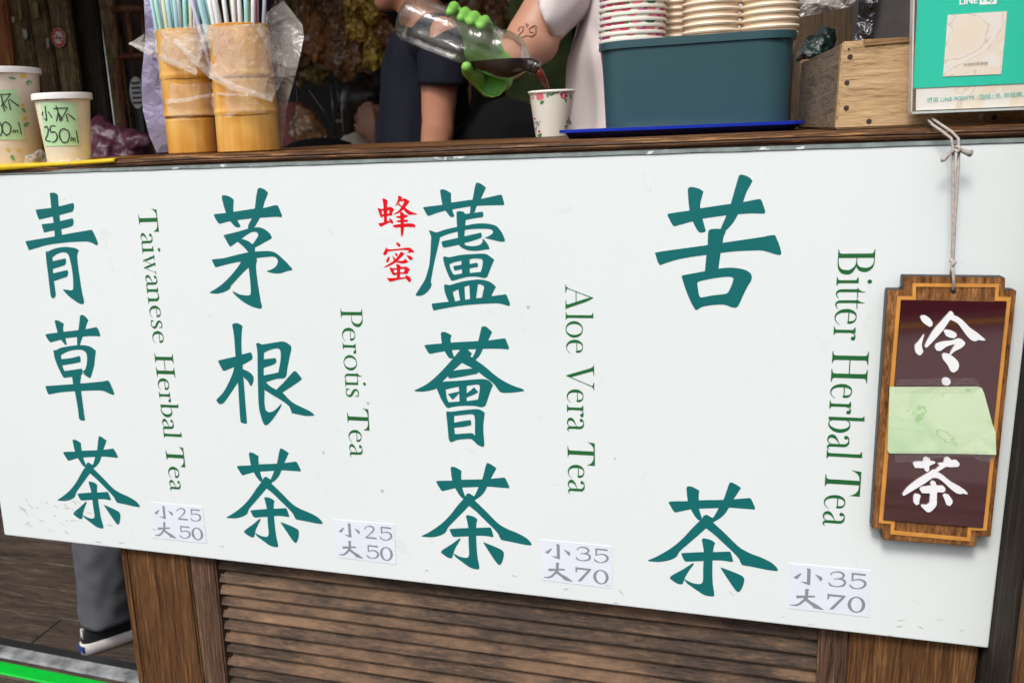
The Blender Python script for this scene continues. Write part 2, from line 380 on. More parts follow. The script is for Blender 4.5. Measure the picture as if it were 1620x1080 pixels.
def curved_strip(name, y0, y1, z, mat, hh=.004):
    V, F = [], []
    for i in range(25):
        x = -3.2 + i * 3.9 / 24; dy = -.018 * math.sin((x + 1.4) * 2.2)
        V += [(x, y0 + dy, .002), (x, y0 + dy + .002, z), (x, y1 + dy - .002, z), (x, y1 + dy, .002)]
        if i:
            b = i * 4
            for q in range(3): F.append((b - 4 + q, b + q, b + q + 1, b - 3 + q))
    return mesh(name, V, F, mat, st)
curved_strip('rubber_strip', .594, .622, .004, plain('black_rubber', (.015, .016, .017), .6))
curved_strip('metal_strip', .556, .592, .008, mt_white)
curved_strip('green_strip', .505, .541, .006, plain('bright_green_strip', (.0, .50, .035), .5, .08))

# stall shell (everything behind the counter is dim because of it)
dk = plain('dimmed_interior_wall', (.022, .018, .015), .9, .5, 6)  # near-black colour deepens the dimness of the room
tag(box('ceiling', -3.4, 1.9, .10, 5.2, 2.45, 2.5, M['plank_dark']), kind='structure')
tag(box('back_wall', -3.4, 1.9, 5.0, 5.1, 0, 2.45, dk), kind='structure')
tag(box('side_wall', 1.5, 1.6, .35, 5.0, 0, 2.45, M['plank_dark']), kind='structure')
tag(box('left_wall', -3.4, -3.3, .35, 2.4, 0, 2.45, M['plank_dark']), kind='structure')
tag(box('left_wall_low', -3.4, -3.3, 2.4, 5.0, 0, .9, M['plank_dark']), kind='structure')  # unseen wall kept low to let side daylight into the room

# ---------------------------------------------------------------- counter
BZ0, BZ1, BX0, BX1 = .6155, 1.0769, -.8183, .2867
CZ = 1.0880            # the worktop
ct = thing('tea_counter', 'dark wooden tea counter with louvred front behind the white menu board', 'counter', (-.25, .2, 0))
def sag(x):
    t = max(0, min(1, (-.50 - x) / .2)); return .0045 * t * t * (3 - 2 * t)
def edge_board():
    bm = bmesh.new(); prof = [(.002, 1.0792), (-.0012, 1.0796), (-.0018, 1.0815), (-.0010, 1.0826), (-.0022, 1.0836), (-.0018, 1.0862), (.0015, CZ), (.50, CZ), (.50, 1.064), (.002, 1.064)]
    xs = [-1.12 + i * (.298 + 1.12) / 40 for i in range(41)]; rings = []
    for x in xs: rings.append([bm.verts.new((x, y + (noise.noise(Vector((x * 9, z * 40, 1))) * .0012 if y < .1 else 0), z + (noise.noise(Vector((x * 7, z * 90, 5))) * .0007 if y < .1 else 0))) for y, z in prof])
    for a, b in zip(rings, rings[1:]):
        for i in range(len(prof)): j = (i + 1) % len(prof); bm.faces.new((a[i], a[j], b[j], b[i]))
    for v in bm.verts: v.co.z -= sag(v.co.x)
    bm.faces.new(rings[0]); bm.faces.new(rings[-1][::-1])
    bmesh.ops.recalc_face_normals(bm, faces=bm.faces)
    return bobj('worktop', bm, M['counter_wood'], ct, True, 40)
edge_board()
def vboard(name, xl0, xr0, xl1, xr1, z0, z1, y0, y1, mat, bevel=.002, parent=ct):
    "an upright board whose edges may lean: (left,right) at the bottom z0, at the top z1"
    bm = box_bm(0, 1, y0, y1, z0, z1)
    for v in bm.verts:
        top = v.co.z > (z0 + z1) / 2; l, r_ = (xl1, xr1) if top else (xl0, xr0); v.co.x = l + v.co.x * (r_ - l)
    if bevel: bmesh.ops.bevel(bm, geom=bm.edges[:], offset=bevel, segments=2, affect='EDGES')
    return bobj(name, bm, mat, parent)
def xa(px, py, Y): return at(px, py, Y).x
PY = .012
def lean(pxt, pyt, pxb, pyb, Y, z):
    a, b = at(pxt, pyt, Y), at(pxb, pyb, Y); return a.x + (b.x - a.x) * (z - a.z) / (b.z - a.z)
def board_px(name, l, r_, Y0, Y1, mat, z0=.0, z1=1.064, bevel=.002):
    return vboard(name, lean(*l, Y0, .42), lean(*r_, Y0, .42), lean(*l, Y0, z1), lean(*r_, Y0, z1), z0, z1, Y0, Y1, mat, bevel) if z0 < .3 else None
board_px('post_edge', (197, 870, 229, 1080), (208, 872, 238, 1080), PY + .001, .06, M['post_wood'])
board_px('post', (209, 872, 240, 1080), (306, 882, 334, 1080), PY, .06, M['post_wood'])
board_px('stile', (307, 882, 335, 1080), (342, 886, 362, 1080), PY + .003, .05, M['worn_wood'])
board_px('inner_stile', (343, 886, 363, 1080), (354, 890, 371, 1080), PY + .012, .05, M['dark_wood'], bevel=.001)
board_px('stile', (1307, 1005, 1305, 1080), (1351, 1006, 1347, 1080), PY + .003, .05, M['worn_wood'])
board_px('post', (1352, 1006, 1348, 1080), (1547, 1030, 1541, 1080), PY, .06, M['post_wood'])
# louvres
lx0, lx1 = xa(352, 895, .03), xa(1306, 1040, .03)
slat_me = None; z = .604; n_sl = 0
bm = bmesh.new()
pr = [(.0185, -.0115), (.0225, -.0125), (.036, .0080), (.0315, .0095)]
for x in (lx0, lx1): 
    for y, zz in pr: bm.verts.new((x, y, zz))
bm.verts.ensure_lookup_table()
for i in range(4): j = (i + 1) % 4; bm.faces.new((bm.verts[i], bm.verts[j], bm.verts[4 + j], bm.verts[4 + i]))
bm.faces.new(bm.verts[:4][::-1]); bm.faces.new(bm.verts[4:8]); bmesh.ops.recalc_face_normals(bm, faces=bm.faces)
bmesh.ops.bevel(bm, geom=[e for e in bm.edges if abs(e.verts[0].co.x - e.verts[1].co.x) > .5], offset=.0012, segments=2, affect='EDGES')
slat0 = bobj('slat', bm, M['slat_wood'], ct); slat_me = slat0.data
slat0.location = (0, 0, z)
while z > .14:
    z -= .0163; n_sl += 1
    o = bpy.data.objects.new('slat', slat_me); C.objects.link(o); o.parent = ct; o.matrix_parent_inverse = Matrix.Translation(-ct.location)
    o.location = (0, rnd.uniform(-.0008, .0008), z); o.rotation_euler = (rnd.uniform(-.07, .07), rnd.uniform(-.0011, .0011), 0)
box('backing', lx0 - .02, lx1 + .02, .045, .055, .0, 1.06, M['dark_edge'], ct)
box('bottom_rail', lx0, lx1, PY, .044, .0, .135, M['post_wood'], ct, .002)

# tall pillar right of the board; shaded side coloured dark, lit front paler
pl = thing('corner_pillar', 'tall rough dark brown timber pillar right of the menu board', 'pillar', (.36, .06, 0))
ps = wood('pillar_shaded_side', (.012, .009, .007), (.03, .022, .015), (.10, .07, .045), 'Z', 1.2, .85, 1.0, 30, dist=.005)
pf = xa(1602, 1075, -.05)
box('pillar_core', pf - .004, pf + .14, -.048, .14, 0, 2.45, ps, pl, .006)
box('pillar_front', pf - .002, pf + .142, -.062, -.049, 0, 2.45, M['post_wood'], pl, .004)
box('back_board', xa(1548, 1040, .05), pf - .005, .05, .075, 0, 1.06, ps, pl, .003)

# ---------------------------------------------------------------- menu board
mb = thing('menu_board', 'long white menu board lettered in teal and green brush characters with tea prices', 'menu board', (-.27, 0, BZ0))
def board_panel():
    return box('panel', BX0, BX1, 0, .010, BZ0, BZ1 - .0035, M['board'], mb, .0014)
board_panel()
bm = bmesh.new()
for i in range(40):
    x0 = BX0 + i * (BX1 - BX0) / 40
V, F = [], []
for i in range(120):
    x = BX0 + i * (BX1 - BX0) / 119; j = noise.noise(Vector((x * 30, 0, 0))) * .0005
    V += [(x, -.0012, BZ1 - .0034 + j), (x, -.0016, BZ1 + j * .4), (x, .006, BZ1 + .0003), (x, .006, BZ1 - .0034)]
    if i: b = i * 4; F += [(b - 4, b, b + 1, b - 3), (b - 3, b + 1, b + 2, b - 2), (b - 2, b + 2, b + 3, b - 1)]
mesh('metal_trim', V, F, M['trim'], mb)

def zfn(x0, y0, s, Y=-.0002): return lambda u, v: at(x0 + u / s, y0 + v / s, Y)
def glyph(name, spec, mat, parent, label=None, Y=-.0002, thick=0, rc=2.0, lift=2e-5):
    """spec: list of (x0, y0, scale, text); text: strokes separated by '|', holes of a stroke by '/'"""
    V = []; shapes = []
    for x0, y0, s, txt in spec:
        for st_ in txt.split('|'):
            sh = []
            for lp in st_.split('/'):
                q = round_corners(smooth_poly(PS(lp)), rc * s / 6)
                sh.append([Vector((x0 + p.x / s, y0 + p.y / s)) for p in q])
            shapes.append(sh)
    o = flat(name, shapes, lambda u, v: at(u, v, Y), mat, parent, thick, lift)
    if label: o['label'] = label
    return o
TEA = ("430,105 440,92 475,97 532,127 527,160 527,200 530,270 553,345 540,362 525,360 500,335 465,275 440,210|"
 "768,72 780,60 810,72 862,105 840,140 803,195 765,262 735,310 690,350 640,378 600,370 640,340 685,265 722,200|"
 "288,222 300,213 440,210 527,203 722,200 803,195 930,185 942,195 972,262 970,277 880,270 765,262 685,265 530,270 465,275 345,300 330,292|"
 "555,345 565,325 590,317 640,345 640,378 585,425 500,500 430,560 375,610 350,650 300,675 220,690 130,685 125,678 200,645 310,580 400,505 470,430 530,370|"
 "585,350 640,345 640,378 740,470 850,575 930,620 1020,655 1100,695 1140,730 1155,755 1145,763 1080,755 980,735 870,715 855,690 845,665 800,615 720,540 650,475 585,425|"
 "388,625 400,620 567,612 640,612 775,608 785,630 800,685 790,690 720,680 635,678 562,683 425,688 410,675|"
 "550,512 560,503 590,507 630,520 657,540 645,575 638,640 635,740 638,860 650,945 645,962 620,962 570,950 520,920 470,885 430,855 408,822 430,835 480,857 530,865 550,860 560,840 562,740 567,620 560,560|"
 "470,705 485,698 487,710 440,775 420,810 400,865 385,867 360,862 310,830 297,818 310,800 400,750|"
 "697,733 712,737 790,765 870,800 887,820 885,850 870,895 850,925 835,927 820,915 780,860 730,785")
G = {}
G['qing'] = [(20, 300, 6, "350,38 365,30 395,30 425,45 430,60 437,160 450,300 470,440 400,450 395,380 380,250 365,160 355,60|"
 "218,190 370,172 440,158 575,126 583,150 578,190 565,210 440,243 370,258 250,285 235,250|"
 "275,328 380,315 450,298 568,271 578,295 575,330 560,348 460,375 390,388 298,407 285,370|"
 "120,490 400,443 470,428 750,380 770,410 808,505 805,528 790,525 740,500 680,492 500,502 330,525 240,550 155,575 140,540"),
 (20, 390, 9, "470,75 485,66 505,72 560,60 565,150 568,210 575,380 587,490 612,660 608,705 590,730 570,735 550,722 540,690 505,400 480,200|"
 "500,72 560,42 640,18 740,5 830,10 900,25 945,55 930,85 918,120 925,230 960,480 990,660 1017,780 1010,810 990,820 950,810 870,760 800,705 750,655 712,608 760,612 830,622 852,615 862,590 860,450 845,330 820,200 800,130 780,100 745,83 690,85 630,108 568,150 540,130|"
 "560,210 750,168 760,195 755,240 740,265 570,318|570,382 778,333 789,360 785,405 770,430 585,490")]
G['cao'] = [(20, 490, 6, "398,105 410,96 440,105 487,132 480,170 485,230 500,270 515,333 495,330 475,305 450,270 425,210|"
 "640,55 652,47 680,55 720,98 705,130 690,185 665,255 635,340 612,340 612,260 625,185|"
 "310,238 320,230 480,208 690,183 795,162 810,180 832,240 830,252 760,248 690,252 500,270 450,285 358,310 340,290|"
 "405,388 450,362 530,345 620,335 700,338 750,355 790,388 783,440 775,520 760,580 740,640 733,648 710,635 678,612 668,582 690,560 705,500 705,440 695,405 670,385 640,378 560,385 500,405 457,430 430,420|"
 "386,385 400,380 440,400 457,430 465,500 492,580 520,600 560,635 485,642 475,630 430,540 400,460|"
 "455,468 560,455 635,436 642,450 645,495 560,512 460,528|485,580 560,570 655,556 665,580 660,612 570,632 490,645|"
 "560,580 655,575 648,640 642,690 650,770 680,1000 688,1045 670,1050 645,1045 630,1030 620,940 590,770 572,690 565,630|"
 "310,722 580,703 640,697 840,680 905,668 918,680 965,790 960,808 930,798 860,768 780,763 650,768 590,770 460,780 342,802 330,780")]
G['mao'] = [(320, 295, 6, "185,100 190,85 215,83 260,97 298,125 295,180 297,240 330,315 365,378 350,387 325,387 300,370 262,325 225,250 200,170|"
 "525,25 540,12 565,17 600,35 624,60 610,100 590,150 575,205 545,300 520,345 490,390 460,400 432,402 440,360 470,300 497,210 510,110|"
 "108,270 120,262 220,252 300,240 497,210 575,205 690,178 712,177 722,190 757,275 752,292 700,288 550,297 470,303 340,318 260,330 165,355 150,345 125,305|"
 "200,462 330,430 430,402 490,390 540,388 590,405 640,445 660,480 655,495 600,525 500,580 478,548 515,495 532,465 525,440 500,430 470,433 420,460 373,495 335,523 270,570 258,565|"
 "345,510 373,495 440,520 478,548 500,560 500,630 440,630 400,580 335,523"),
 (320, 390, 9, "135,190 145,182 300,165 480,120 660,80 760,70 920,63 1000,72 1060,100 1110,140 1200,225 1280,315 1275,335 1200,350 1120,378 1060,382 990,375 920,355 918,345 960,335 1020,305 1060,265 1075,220 1072,190 1050,160 1010,143 960,143 780,163 560,210 400,240 190,295 180,285|"
 "660,80 750,65 760,150 780,190 765,260 768,340 790,520 815,680 830,770 848,850 840,880 815,883 760,870 680,840 600,795 520,735 450,670 428,635 450,640 520,675 600,692 660,695 685,680 692,650 685,520 660,295 640,200|"
 "560,205 700,150 700,260 655,298 560,390 470,490 410,555 390,600 330,635 270,658 190,668 110,660 105,650 200,595 300,520 400,420 480,325 530,255")]
G['gen'] = [(320, 505, 6, "283,50 300,38 340,38 382,62 375,120 372,250 382,430 390,540 405,740 425,985 410,990 370,980 362,965 350,800 338,600 315,350 300,150|"
 "150,395 160,388 315,352 380,332 460,312 475,340 475,375 465,385 385,430 310,450 210,490 195,485 165,430|"
 "305,450 385,440 370,540 340,595 270,700 210,785 180,805 155,800 133,770 140,755 200,690 250,600 285,520|"
 "380,470 420,485 460,510 487,545 485,590 467,633 455,625 430,585 388,540|"
 "510,230 525,222 545,228 580,245 585,320 583,450 583,590 590,680 590,780 598,845 610,868 635,880 670,872 710,840 755,795 745,830 710,890 670,945 620,1000 600,1005 585,995 560,930 540,850 530,700 525,450 522,300|"
 "560,240 650,225 730,212 765,210 800,220 840,250 845,275 830,350 810,450 800,520 790,548 765,560 700,565 605,595 580,590 583,530 650,518 722,503 738,420 745,350 742,300 730,280 700,275 640,290 583,318|"
 "580,380 640,372 695,365 705,400 690,420 640,440 580,460|"
 "875,487 895,498 945,560 935,575 850,635 760,693 700,675 705,665 770,600 850,510|"
 "585,590 605,597 640,630 705,668 760,693 820,755 870,795 950,835 1030,875 1065,905 1055,912 990,915 930,905 850,888 840,860 825,825 770,780 690,730 590,668")]
G['lu'] = [(600, 285, 6, "577,100 590,87 620,90 683,125 680,165 683,205 690,270 713,340 700,350 675,350 655,325 625,285 600,235|"
 "915,35 930,22 965,35 1013,70 990,120 965,175 925,245 905,305 860,325 868,240 885,185|"
 "415,262 430,255 600,233 690,212 885,185 965,178 1150,138 1165,145 1187,222 1180,237 1000,240 860,250 710,275 620,290 465,340 450,325|"
 "733,300 760,293 800,300 820,325 820,380 815,450 805,560 805,590 815,615 840,622 900,625 960,610 980,585 980,552 1010,580 1040,630 1045,655 1000,660 930,670 860,668 800,650 760,620 750,590 745,500 735,400|"
 "815,320 900,310 980,298 988,320 985,350 900,362 820,378|"
 "470,480 490,478 540,495 620,470 740,443 820,430 900,415 990,410 1060,418 1110,435 1145,470 1170,510 1192,565 1190,582 1165,585 1090,570 1000,547 1040,530 1075,505 1082,490 1070,472 1040,463 960,460 820,470 720,493 640,515 575,543 540,560 495,540 480,500|"
 "485,500 570,500 575,545 555,640 520,790 500,900 490,960 498,990 480,1030 430,1080 380,1097 350,1095 345,1085 380,1030 430,950 455,880 475,800 485,700 490,600 493,540|"
 "590,582 740,548 820,530 965,497 973,520 968,545 900,570 800,598 740,615 615,640 600,625|"
 "605,735 620,722 650,730 670,730 770,710 900,700 1000,698 1040,715 1092,755 1075,790 1050,850 1025,915 1000,927 950,918 930,915 850,915 770,932 695,955 680,945 650,885 620,805/665,795 720,775 780,763 780,802 703,815 705,830 715,857 785,842 785,885 710,898 695,880 675,835/857,750 900,742 970,745 982,765 978,820 963,870 860,880 858,835 935,822 938,805 930,782 858,795"),
 (600, 380, 6, "615,425 635,418 665,425 770,395 870,378 940,372 1010,380 1060,400 1108,440 1090,470 1062,530 1200,512 1208,520 1240,600 1235,622 1220,620 1150,600 1080,597 860,610 700,630 515,665 505,640 498,605 505,600 660,582 640,540 620,480/697,490 750,462 768,570 720,580/808,440 855,425 862,555 815,563/937,415 960,418 990,430 995,450 985,490 975,545 918,550")]
G['hui'] = [(640, 505, 6, "343,130 360,118 390,122 445,150 437,190 440,220 450,290 472,365 440,372 420,365 385,310 355,235|"
 "730,75 745,65 775,70 832,120 815,155 792,200 745,280 715,340 675,385 640,370 680,285 700,205|"
 "188,250 200,242 355,228 440,220 700,205 790,200 945,180 960,185 992,270 985,285 880,278 740,280 600,285 440,292 360,305 240,328 225,315|"
 "530,285 600,285 640,325 620,350 545,412 460,488 410,540 360,590 300,655 240,675 170,685 100,682 95,672 200,620 290,550 380,460 460,370|"
 "540,290 600,285 635,320 625,350 675,385 760,445 860,530 960,595 1060,640 1110,655 1135,670 1130,680 1050,692 940,697 905,688 880,655 840,605 760,545 700,498 640,462 545,412|"
 "410,535 420,520 460,488 640,465 700,455 700,500 690,515 560,540 430,560 420,555|"
 "305,655 330,610 360,592 500,582 740,565 780,572 820,595 840,625 825,655 795,740 770,815 745,830 710,830 680,822 600,818 520,822 455,830 415,840 395,830 350,760 320,690/390,665 450,650 515,638 522,778 418,785 400,740/590,630 690,617 712,625 715,660 697,760 590,775|"
 "410,708 518,682 518,700 480,740 455,762|588,700 625,675 660,642 700,690 660,712 588,740"),
 (640, 570, 6, "395,490 408,480 440,485 560,470 680,460 720,467 762,495 755,540 748,620 750,700 757,800 750,815 735,817 690,795 655,760 630,742 560,745 500,752 450,772 430,768 420,745 410,640/470,525 560,515 640,508 662,520 668,560 668,712 652,694 638,688 560,692 478,698 470,636 560,628 630,612 634,600 628,563 560,572 470,588")]
G['ku'] = [(1000, 270, 5, "440,145 455,130 480,130 530,143 565,165 555,200 540,260 540,300 557,380 583,475 570,487 535,490 515,470 480,400 455,315 445,230|"
 "845,40 860,30 890,37 925,52 953,80 935,115 905,170 878,248 838,345 800,410 775,440 740,475 740,490 690,480 700,460 745,355 780,262 815,140|"
 "278,350 290,340 455,315 540,298 780,262 878,248 1000,225 1018,227 1030,250 1055,325 1045,340 940,338 838,345 745,353 557,380 480,400 335,440 320,430|"
 "603,480 615,465 650,460 700,462 740,485 725,520 715,570 700,650 682,775 670,805 575,805 588,665 597,590|"
 "180,648 240,637 597,588 715,570 1040,522 1080,513 1130,508 1145,540 1165,590 1180,650 1175,665 1150,665 1040,633 980,630 820,637 700,650 588,665 400,693 290,722 220,747 205,725"),
 (1000, 390, 6, "470,285 480,272 690,233 815,210 920,200 1000,205 1070,220 1120,250 1138,285 1130,320 1100,370 1050,470 1005,565 980,580 950,575 880,552 820,550 740,557 660,573 615,602 600,598 560,530 510,410/618,345 635,330 760,303 880,287 940,287 962,300 955,335 930,400 910,435 890,447 770,462 655,483 640,470 625,400")]
G['feng'] = [(590, 300, 18, "260,260 290,252 340,262 410,300 408,400 400,520 400,900 310,950 310,700 300,500 290,380|"
 "125,520 160,525 240,550 300,540 410,505 480,490 560,520 607,570 575,610 545,680 550,740 400,750 310,760 240,795 215,780 180,680/245,605 300,600 300,700 262,710/408,598 470,585 465,640 462,680 408,685|"
 "150,960 300,930 400,895 480,890 470,860 450,800 520,840 570,900 585,950 560,970 530,960 490,930 400,970 230,1055 190,1030|"
 "720,165 770,180 838,220 800,290 740,370 680,430 620,478 650,420 700,320|"
 "790,290 840,270 905,250 960,270 1042,340 1000,400 950,460 915,515 870,560 800,620 700,680 560,705 640,660 730,600 790,520 850,430 890,330 870,320 790,345|"
 "700,430 740,390 800,450 870,470 920,515 1000,570 1120,640 1275,695 1180,710 1020,715 950,660 880,580 800,490|"
 "770,640 830,640 900,690 885,760 882,1000 880,1100 860,1250 825,1350 800,1300 790,1150 785,900|"
 "645,765 800,740 930,715 990,730 990,770 900,800 700,805|660,885 800,865 960,850 1005,885 985,915 900,920 700,925|"
 "555,1020 620,1000 880,970 1110,960 1190,990 1215,1040 1190,1070 1100,1060 870,1060 620,1080")]
G['mi'] = [(590, 378, 15, "545,85 570,78 640,115 655,150 640,185 610,185 580,160|"
 "320,190 345,240 420,245 600,230 830,205 880,210 940,255 990,320 900,320 805,330 850,290 830,268 700,262 500,280 345,300 330,350 285,385 250,380 240,340 280,270|"
 "385,405 395,450 380,510 350,555 315,550 310,510 340,460|"
 "660,300 700,315 750,355 650,450 560,540 450,610 330,660 240,675 330,620 430,560 520,490 600,400|"
 "455,380 480,410 540,480 600,520 680,518 740,505 760,460 800,500 840,545 760,575 680,580 600,565 540,540 490,490|"
 "515,330 560,340 590,375 570,410 545,410|785,375 880,400 940,440 935,490 900,500 860,480|"
 "545,590 590,595 660,635 645,700 640,900 570,930 570,700|"
 "385,670 480,690 570,685 660,665 790,650 885,720 840,770 830,825 640,830 500,860 470,850 430,780/488,735 570,722 570,800 505,805/645,712 755,705 740,780 645,795|"
 "325,920 440,925 640,912 770,905 775,875 750,855 820,870 880,910 905,960 890,1018 850,1015 780,935 650,955 500,990 400,1015")]
for key, lab, mt in (('qing', 'teal character at the top of the leftmost column', 'teal'), ('cao', 'teal middle character of the leftmost column', 'teal'),
                     ('mao', 'teal character at the top of the second column', 'teal'), ('gen', 'teal middle character of the second column', 'teal'),
                     ('lu', 'teal many-stroked character at the top of the third column', 'teal'), ('hui', 'teal many-stroked middle character of the third column', 'teal'),
                     ('ku', 'large teal character at the top of the right column', 'teal'), ('feng', 'small red upper character', 'red'), ('mi', 'small red lower character', 'red')):
    glyph('brush_character', G[key], M[mt], mb, lab, rc=2.2 if mt == 'teal' else 1.2)
scuffs = []
rs_ = random.Random(5)
for i in range(64):
    if i < 26: x, y = rs_.uniform(20, 140), rs_.uniform(785, 840)
    elif i < 50:
        x = rs_.uniform(150, 1540); y = 846 + .115 * (x - 7) - rs_.uniform(3, 45)
    else: continue
    a, L = rs_.uniform(-.5, .9), rs_.uniform(1.2, 7); k_ = rs_.uniform(-.3, .3)
    scuffs.append([stroke([(x, y, rs_.uniform(.3, .9)), (x + math.cos(a) * L, y + math.sin(a) * L, rs_.uniform(.3, 1.1)), (x + math.cos(a + k_) * L * 1.8, y + math.sin(a + k_) * L * 1.8, .2)], 3)])
flat('scuff_marks', scuffs, lambda u, v: at(u, v, -.00018), plain('scuff_grime', (.40, .41, .39), .7), mb)['kind'] = 'stuff'
# the last character of all four columns is the same one: traced once, fitted to its four places on the board
def tea_at(corr, label):
    "corr: three matches of template points with photo pixels; affine on the board plane"
    src = [at(1000 + a / 5, 750 + b / 5) for (a, b), _ in corr]; dst = [at(*q) for _, q in corr]
    S_ = Matrix([[p.x, p.z, 1] for p in src]); D_ = Matrix([[p.x, p.z, 1] for p in dst]); A = S_.inverted() @ D_
    shapes = []
    for s in TEA.split('|'):
        q = round_corners(smooth_poly(PS(s)), 1.8); out = []
        for p in q:
            w = at(1000 + p.x / 5, 750 + p.y / 5); r_ = Vector((w.x, w.z, 1)) @ A if False else Matrix.transposed(A) @ Vector((w.x, w.z, 1))
            out.append(Vector((r_.x, r_.y)))
        shapes.append([out])
    o = flat('brush_character', shapes, lambda u, v: Vector((u, -.0002, v)), M['teal'], mb); o['label'] = label
K = [(780, 60), (1155, 755), (125, 678)]
KB = [(430, 105), (650, 955), (1145, 763)]
def px6(x0, y0, s, pts): return [(x0 + a / s, y0 + b / s) for a, b in pts]
tea_at(list(zip([(300, 215), (1150, 757), (130, 682)], px6(60, 680, 6, [(248, 208), (966, 724), (190, 664)]))), 'teal bottom character of the leftmost column')
tea_at(list(zip([(300, 215), (1150, 757), (130, 682)], px6(330, 700, 5.2258, [(243, 192), (941, 665), (153, 617)]))), 'teal bottom character of the second column')
tea_at(list(zip([(300, 215), (1150, 757), (130, 682)], px6(640, 720, 6, [(312, 243), (1203, 846), (168, 766)]))), 'teal bottom character of the third column')
tea_at(list(zip([(300, 215), (1150, 757), (130, 682)], px6(1000, 750, 5, [(300, 215), (1150, 757), (130, 682)]))), 'teal bottom character of the right column')

# roman serif letters, in units where a capital is 435 high; u runs along the text, v upward
def stem(u0, u1, v1=435, bl=0, br=0, tl=0, tr=0, h=9, k=34, v0=0):
    p = []
    if bl: p += [(u0 - bl, v0), (u0 - bl, v0 + h), (u0 - bl * .45, v0 + h + 6), (u0 - bl * .1, v0 + k * .7), (u0, v0 + k + 14)]
    else: p += [(u0, v0)]
    if tl: p += [(u0, v1 - k - 14), (u0 - tl * .1, v1 - k * .7), (u0 - tl * .45, v1 - h - 6), (u0 - tl, v1 - h), (u0 - tl, v1)]
    else: p += [(u0, v1)]
    if tr: p += [(u1 + tr, v1), (u1 + tr, v1 - h), (u1 + tr * .45, v1 - h - 6), (u1 + tr * .1, v1 - k * .7), (u1, v1 - k - 14)]
    else: p += [(u1, v1)]
    if br: p += [(u1, v0 + k + 14), (u1 + br * .1, v0 + k * .7), (u1 + br * .45, v0 + h + 6), (u1 + br, v0 + h), (u1 + br, v0)]
    else: p += [(u1, v0)]
    return [[Vector(q) for q in p]]
def st_(*q): return [stroke(q)]
def pg(*q): return [[Vector(a) for a in q]]
L_ = {}
L_['B'] = (328, [stem(55, 112, bl=55, tl=55), st_((100, 428, 10), (180, 427, 14), (235, 400, 32), (266, 350, 52), (267, 310, 57), (250, 262, 46), (215, 235, 24), (170, 226, 12), (100, 225, 10)),
                 st_((100, 225, 10), (190, 222, 14), (250, 196, 32), (294, 150, 54), (298, 105, 60), (283, 55, 48), (240, 20, 26), (180, 7, 14), (100, 5, 10))])
L_['P'] = (335, [stem(57, 117, bl=57, br=55, tl=57), st_((105, 428, 10), (190, 427, 14), (255, 405, 34), (298, 355, 56), (300, 310, 60), (282, 258, 46), (240, 222, 24), (190, 211, 12), (105, 210, 10))])
L_['H'] = (410, [stem(57, 115, bl=57, br=44, tl=57, tr=55), stem(293, 351, bl=57, br=55, tl=57, tr=57), pg((110, 210), (298, 210), (298, 223), (110, 223))])
L_['T'] = (341, [stem(136, 194, v1=430, bl=60, br=36), pg((3, 312), (18, 435), (170, 435), (170, 422), (80, 412), (45, 385), (20, 350)), pg((338, 308), (341, 435), (165, 435), (165, 422), (262, 410), (300, 385), (322, 350))])
L_['A'] = (395, [st_((48, 4, 12), (210, 425, 13)), st_((205, 418, 26), (250, 300, 48), (340, 30, 52), (348, 6, 50)), pg((98, 160), (265, 160), (265, 173), (98, 173)),
                 pg((0, 0), (0, 9), (35, 18), (50, 45), (62, 45), (70, 22), (125, 9), (125, 0)), pg((245, 0), (245, 9), (300, 16), (318, 40), (362, 40), (375, 14), (395, 9), (395, 0))])
L_['V'] = (394, [pg((36, 433), (93, 433), (197, 75), (186, 0), (170, 0)), st_((180, 8, 12), (345, 430, 13)),
                 pg((0, 435), (0, 426), (30, 420), (40, 395), (86, 395), (110, 420), (168, 426), (168, 435)), pg((270, 435), (270, 426), (318, 416), (330, 392), (342, 392), (355, 420), (394, 426), (394, 435))])
L_['i'] = (115, [stem(42, 82, v1=262, bl=42, br=33, tl=0), pg((4, 250), (42, 232), (82, 232), (82, 264), (4, 258)), [ellipse(60, 392, 27, 27)]])
L_['l'] = (100, [stem(42, 86, v1=425, bl=42, br=26), pg((10, 418), (46, 402), (86, 400), (86, 434), (10, 427))])
L_['t'] = (145, [st_((46, 250, 38), (46, 80, 38), (53, 32, 32), (82, 9, 18), (115, 14, 10), (145, 38, 7)), pg((0, 250), (26, 268), (50, 300), (62, 350), (68, 350), (66, 250)), pg((60, 250), (142, 256), (142, 267), (60, 263))])
L_['e'] = (205, [pg((30, 163), (192, 163), (192, 175), (30, 175)), st_((176, 165, 34), (172, 210, 32), (148, 245, 18), (100, 258, 12), (52, 237, 28), (25, 180, 44), (23, 122, 47), (36, 65, 38), (70, 22, 24), (115, 7, 14), (160, 20, 9), (203, 62, 6))])
L_['r'] = (180, [stem(40, 80, v1=262, bl=40, br=30), pg((8, 250), (40, 232), (80, 232), (80, 264), (8, 258)), st_((78, 208, 7), (90, 238, 11), (112, 255, 15), (138, 256, 22)), [ellipse(152, 236, 26, 27)]])
L_['b'] = (225, [stem(22, 65, v1=425), pg((0, 425), (26, 402), (65, 400), (65, 434), (0, 430)), pg((22, 60), (22, 0), (30, 0), (44, 26), (66, 44), (66, 80)), st_((62, 222, 7), (88, 254, 12), (130, 261, 14), (174, 236, 34), (198, 180, 45), (202, 130, 46), (188, 74, 42), (153, 24, 26), (110, 5, 14), (76, 20, 9), (58, 52, 7))])
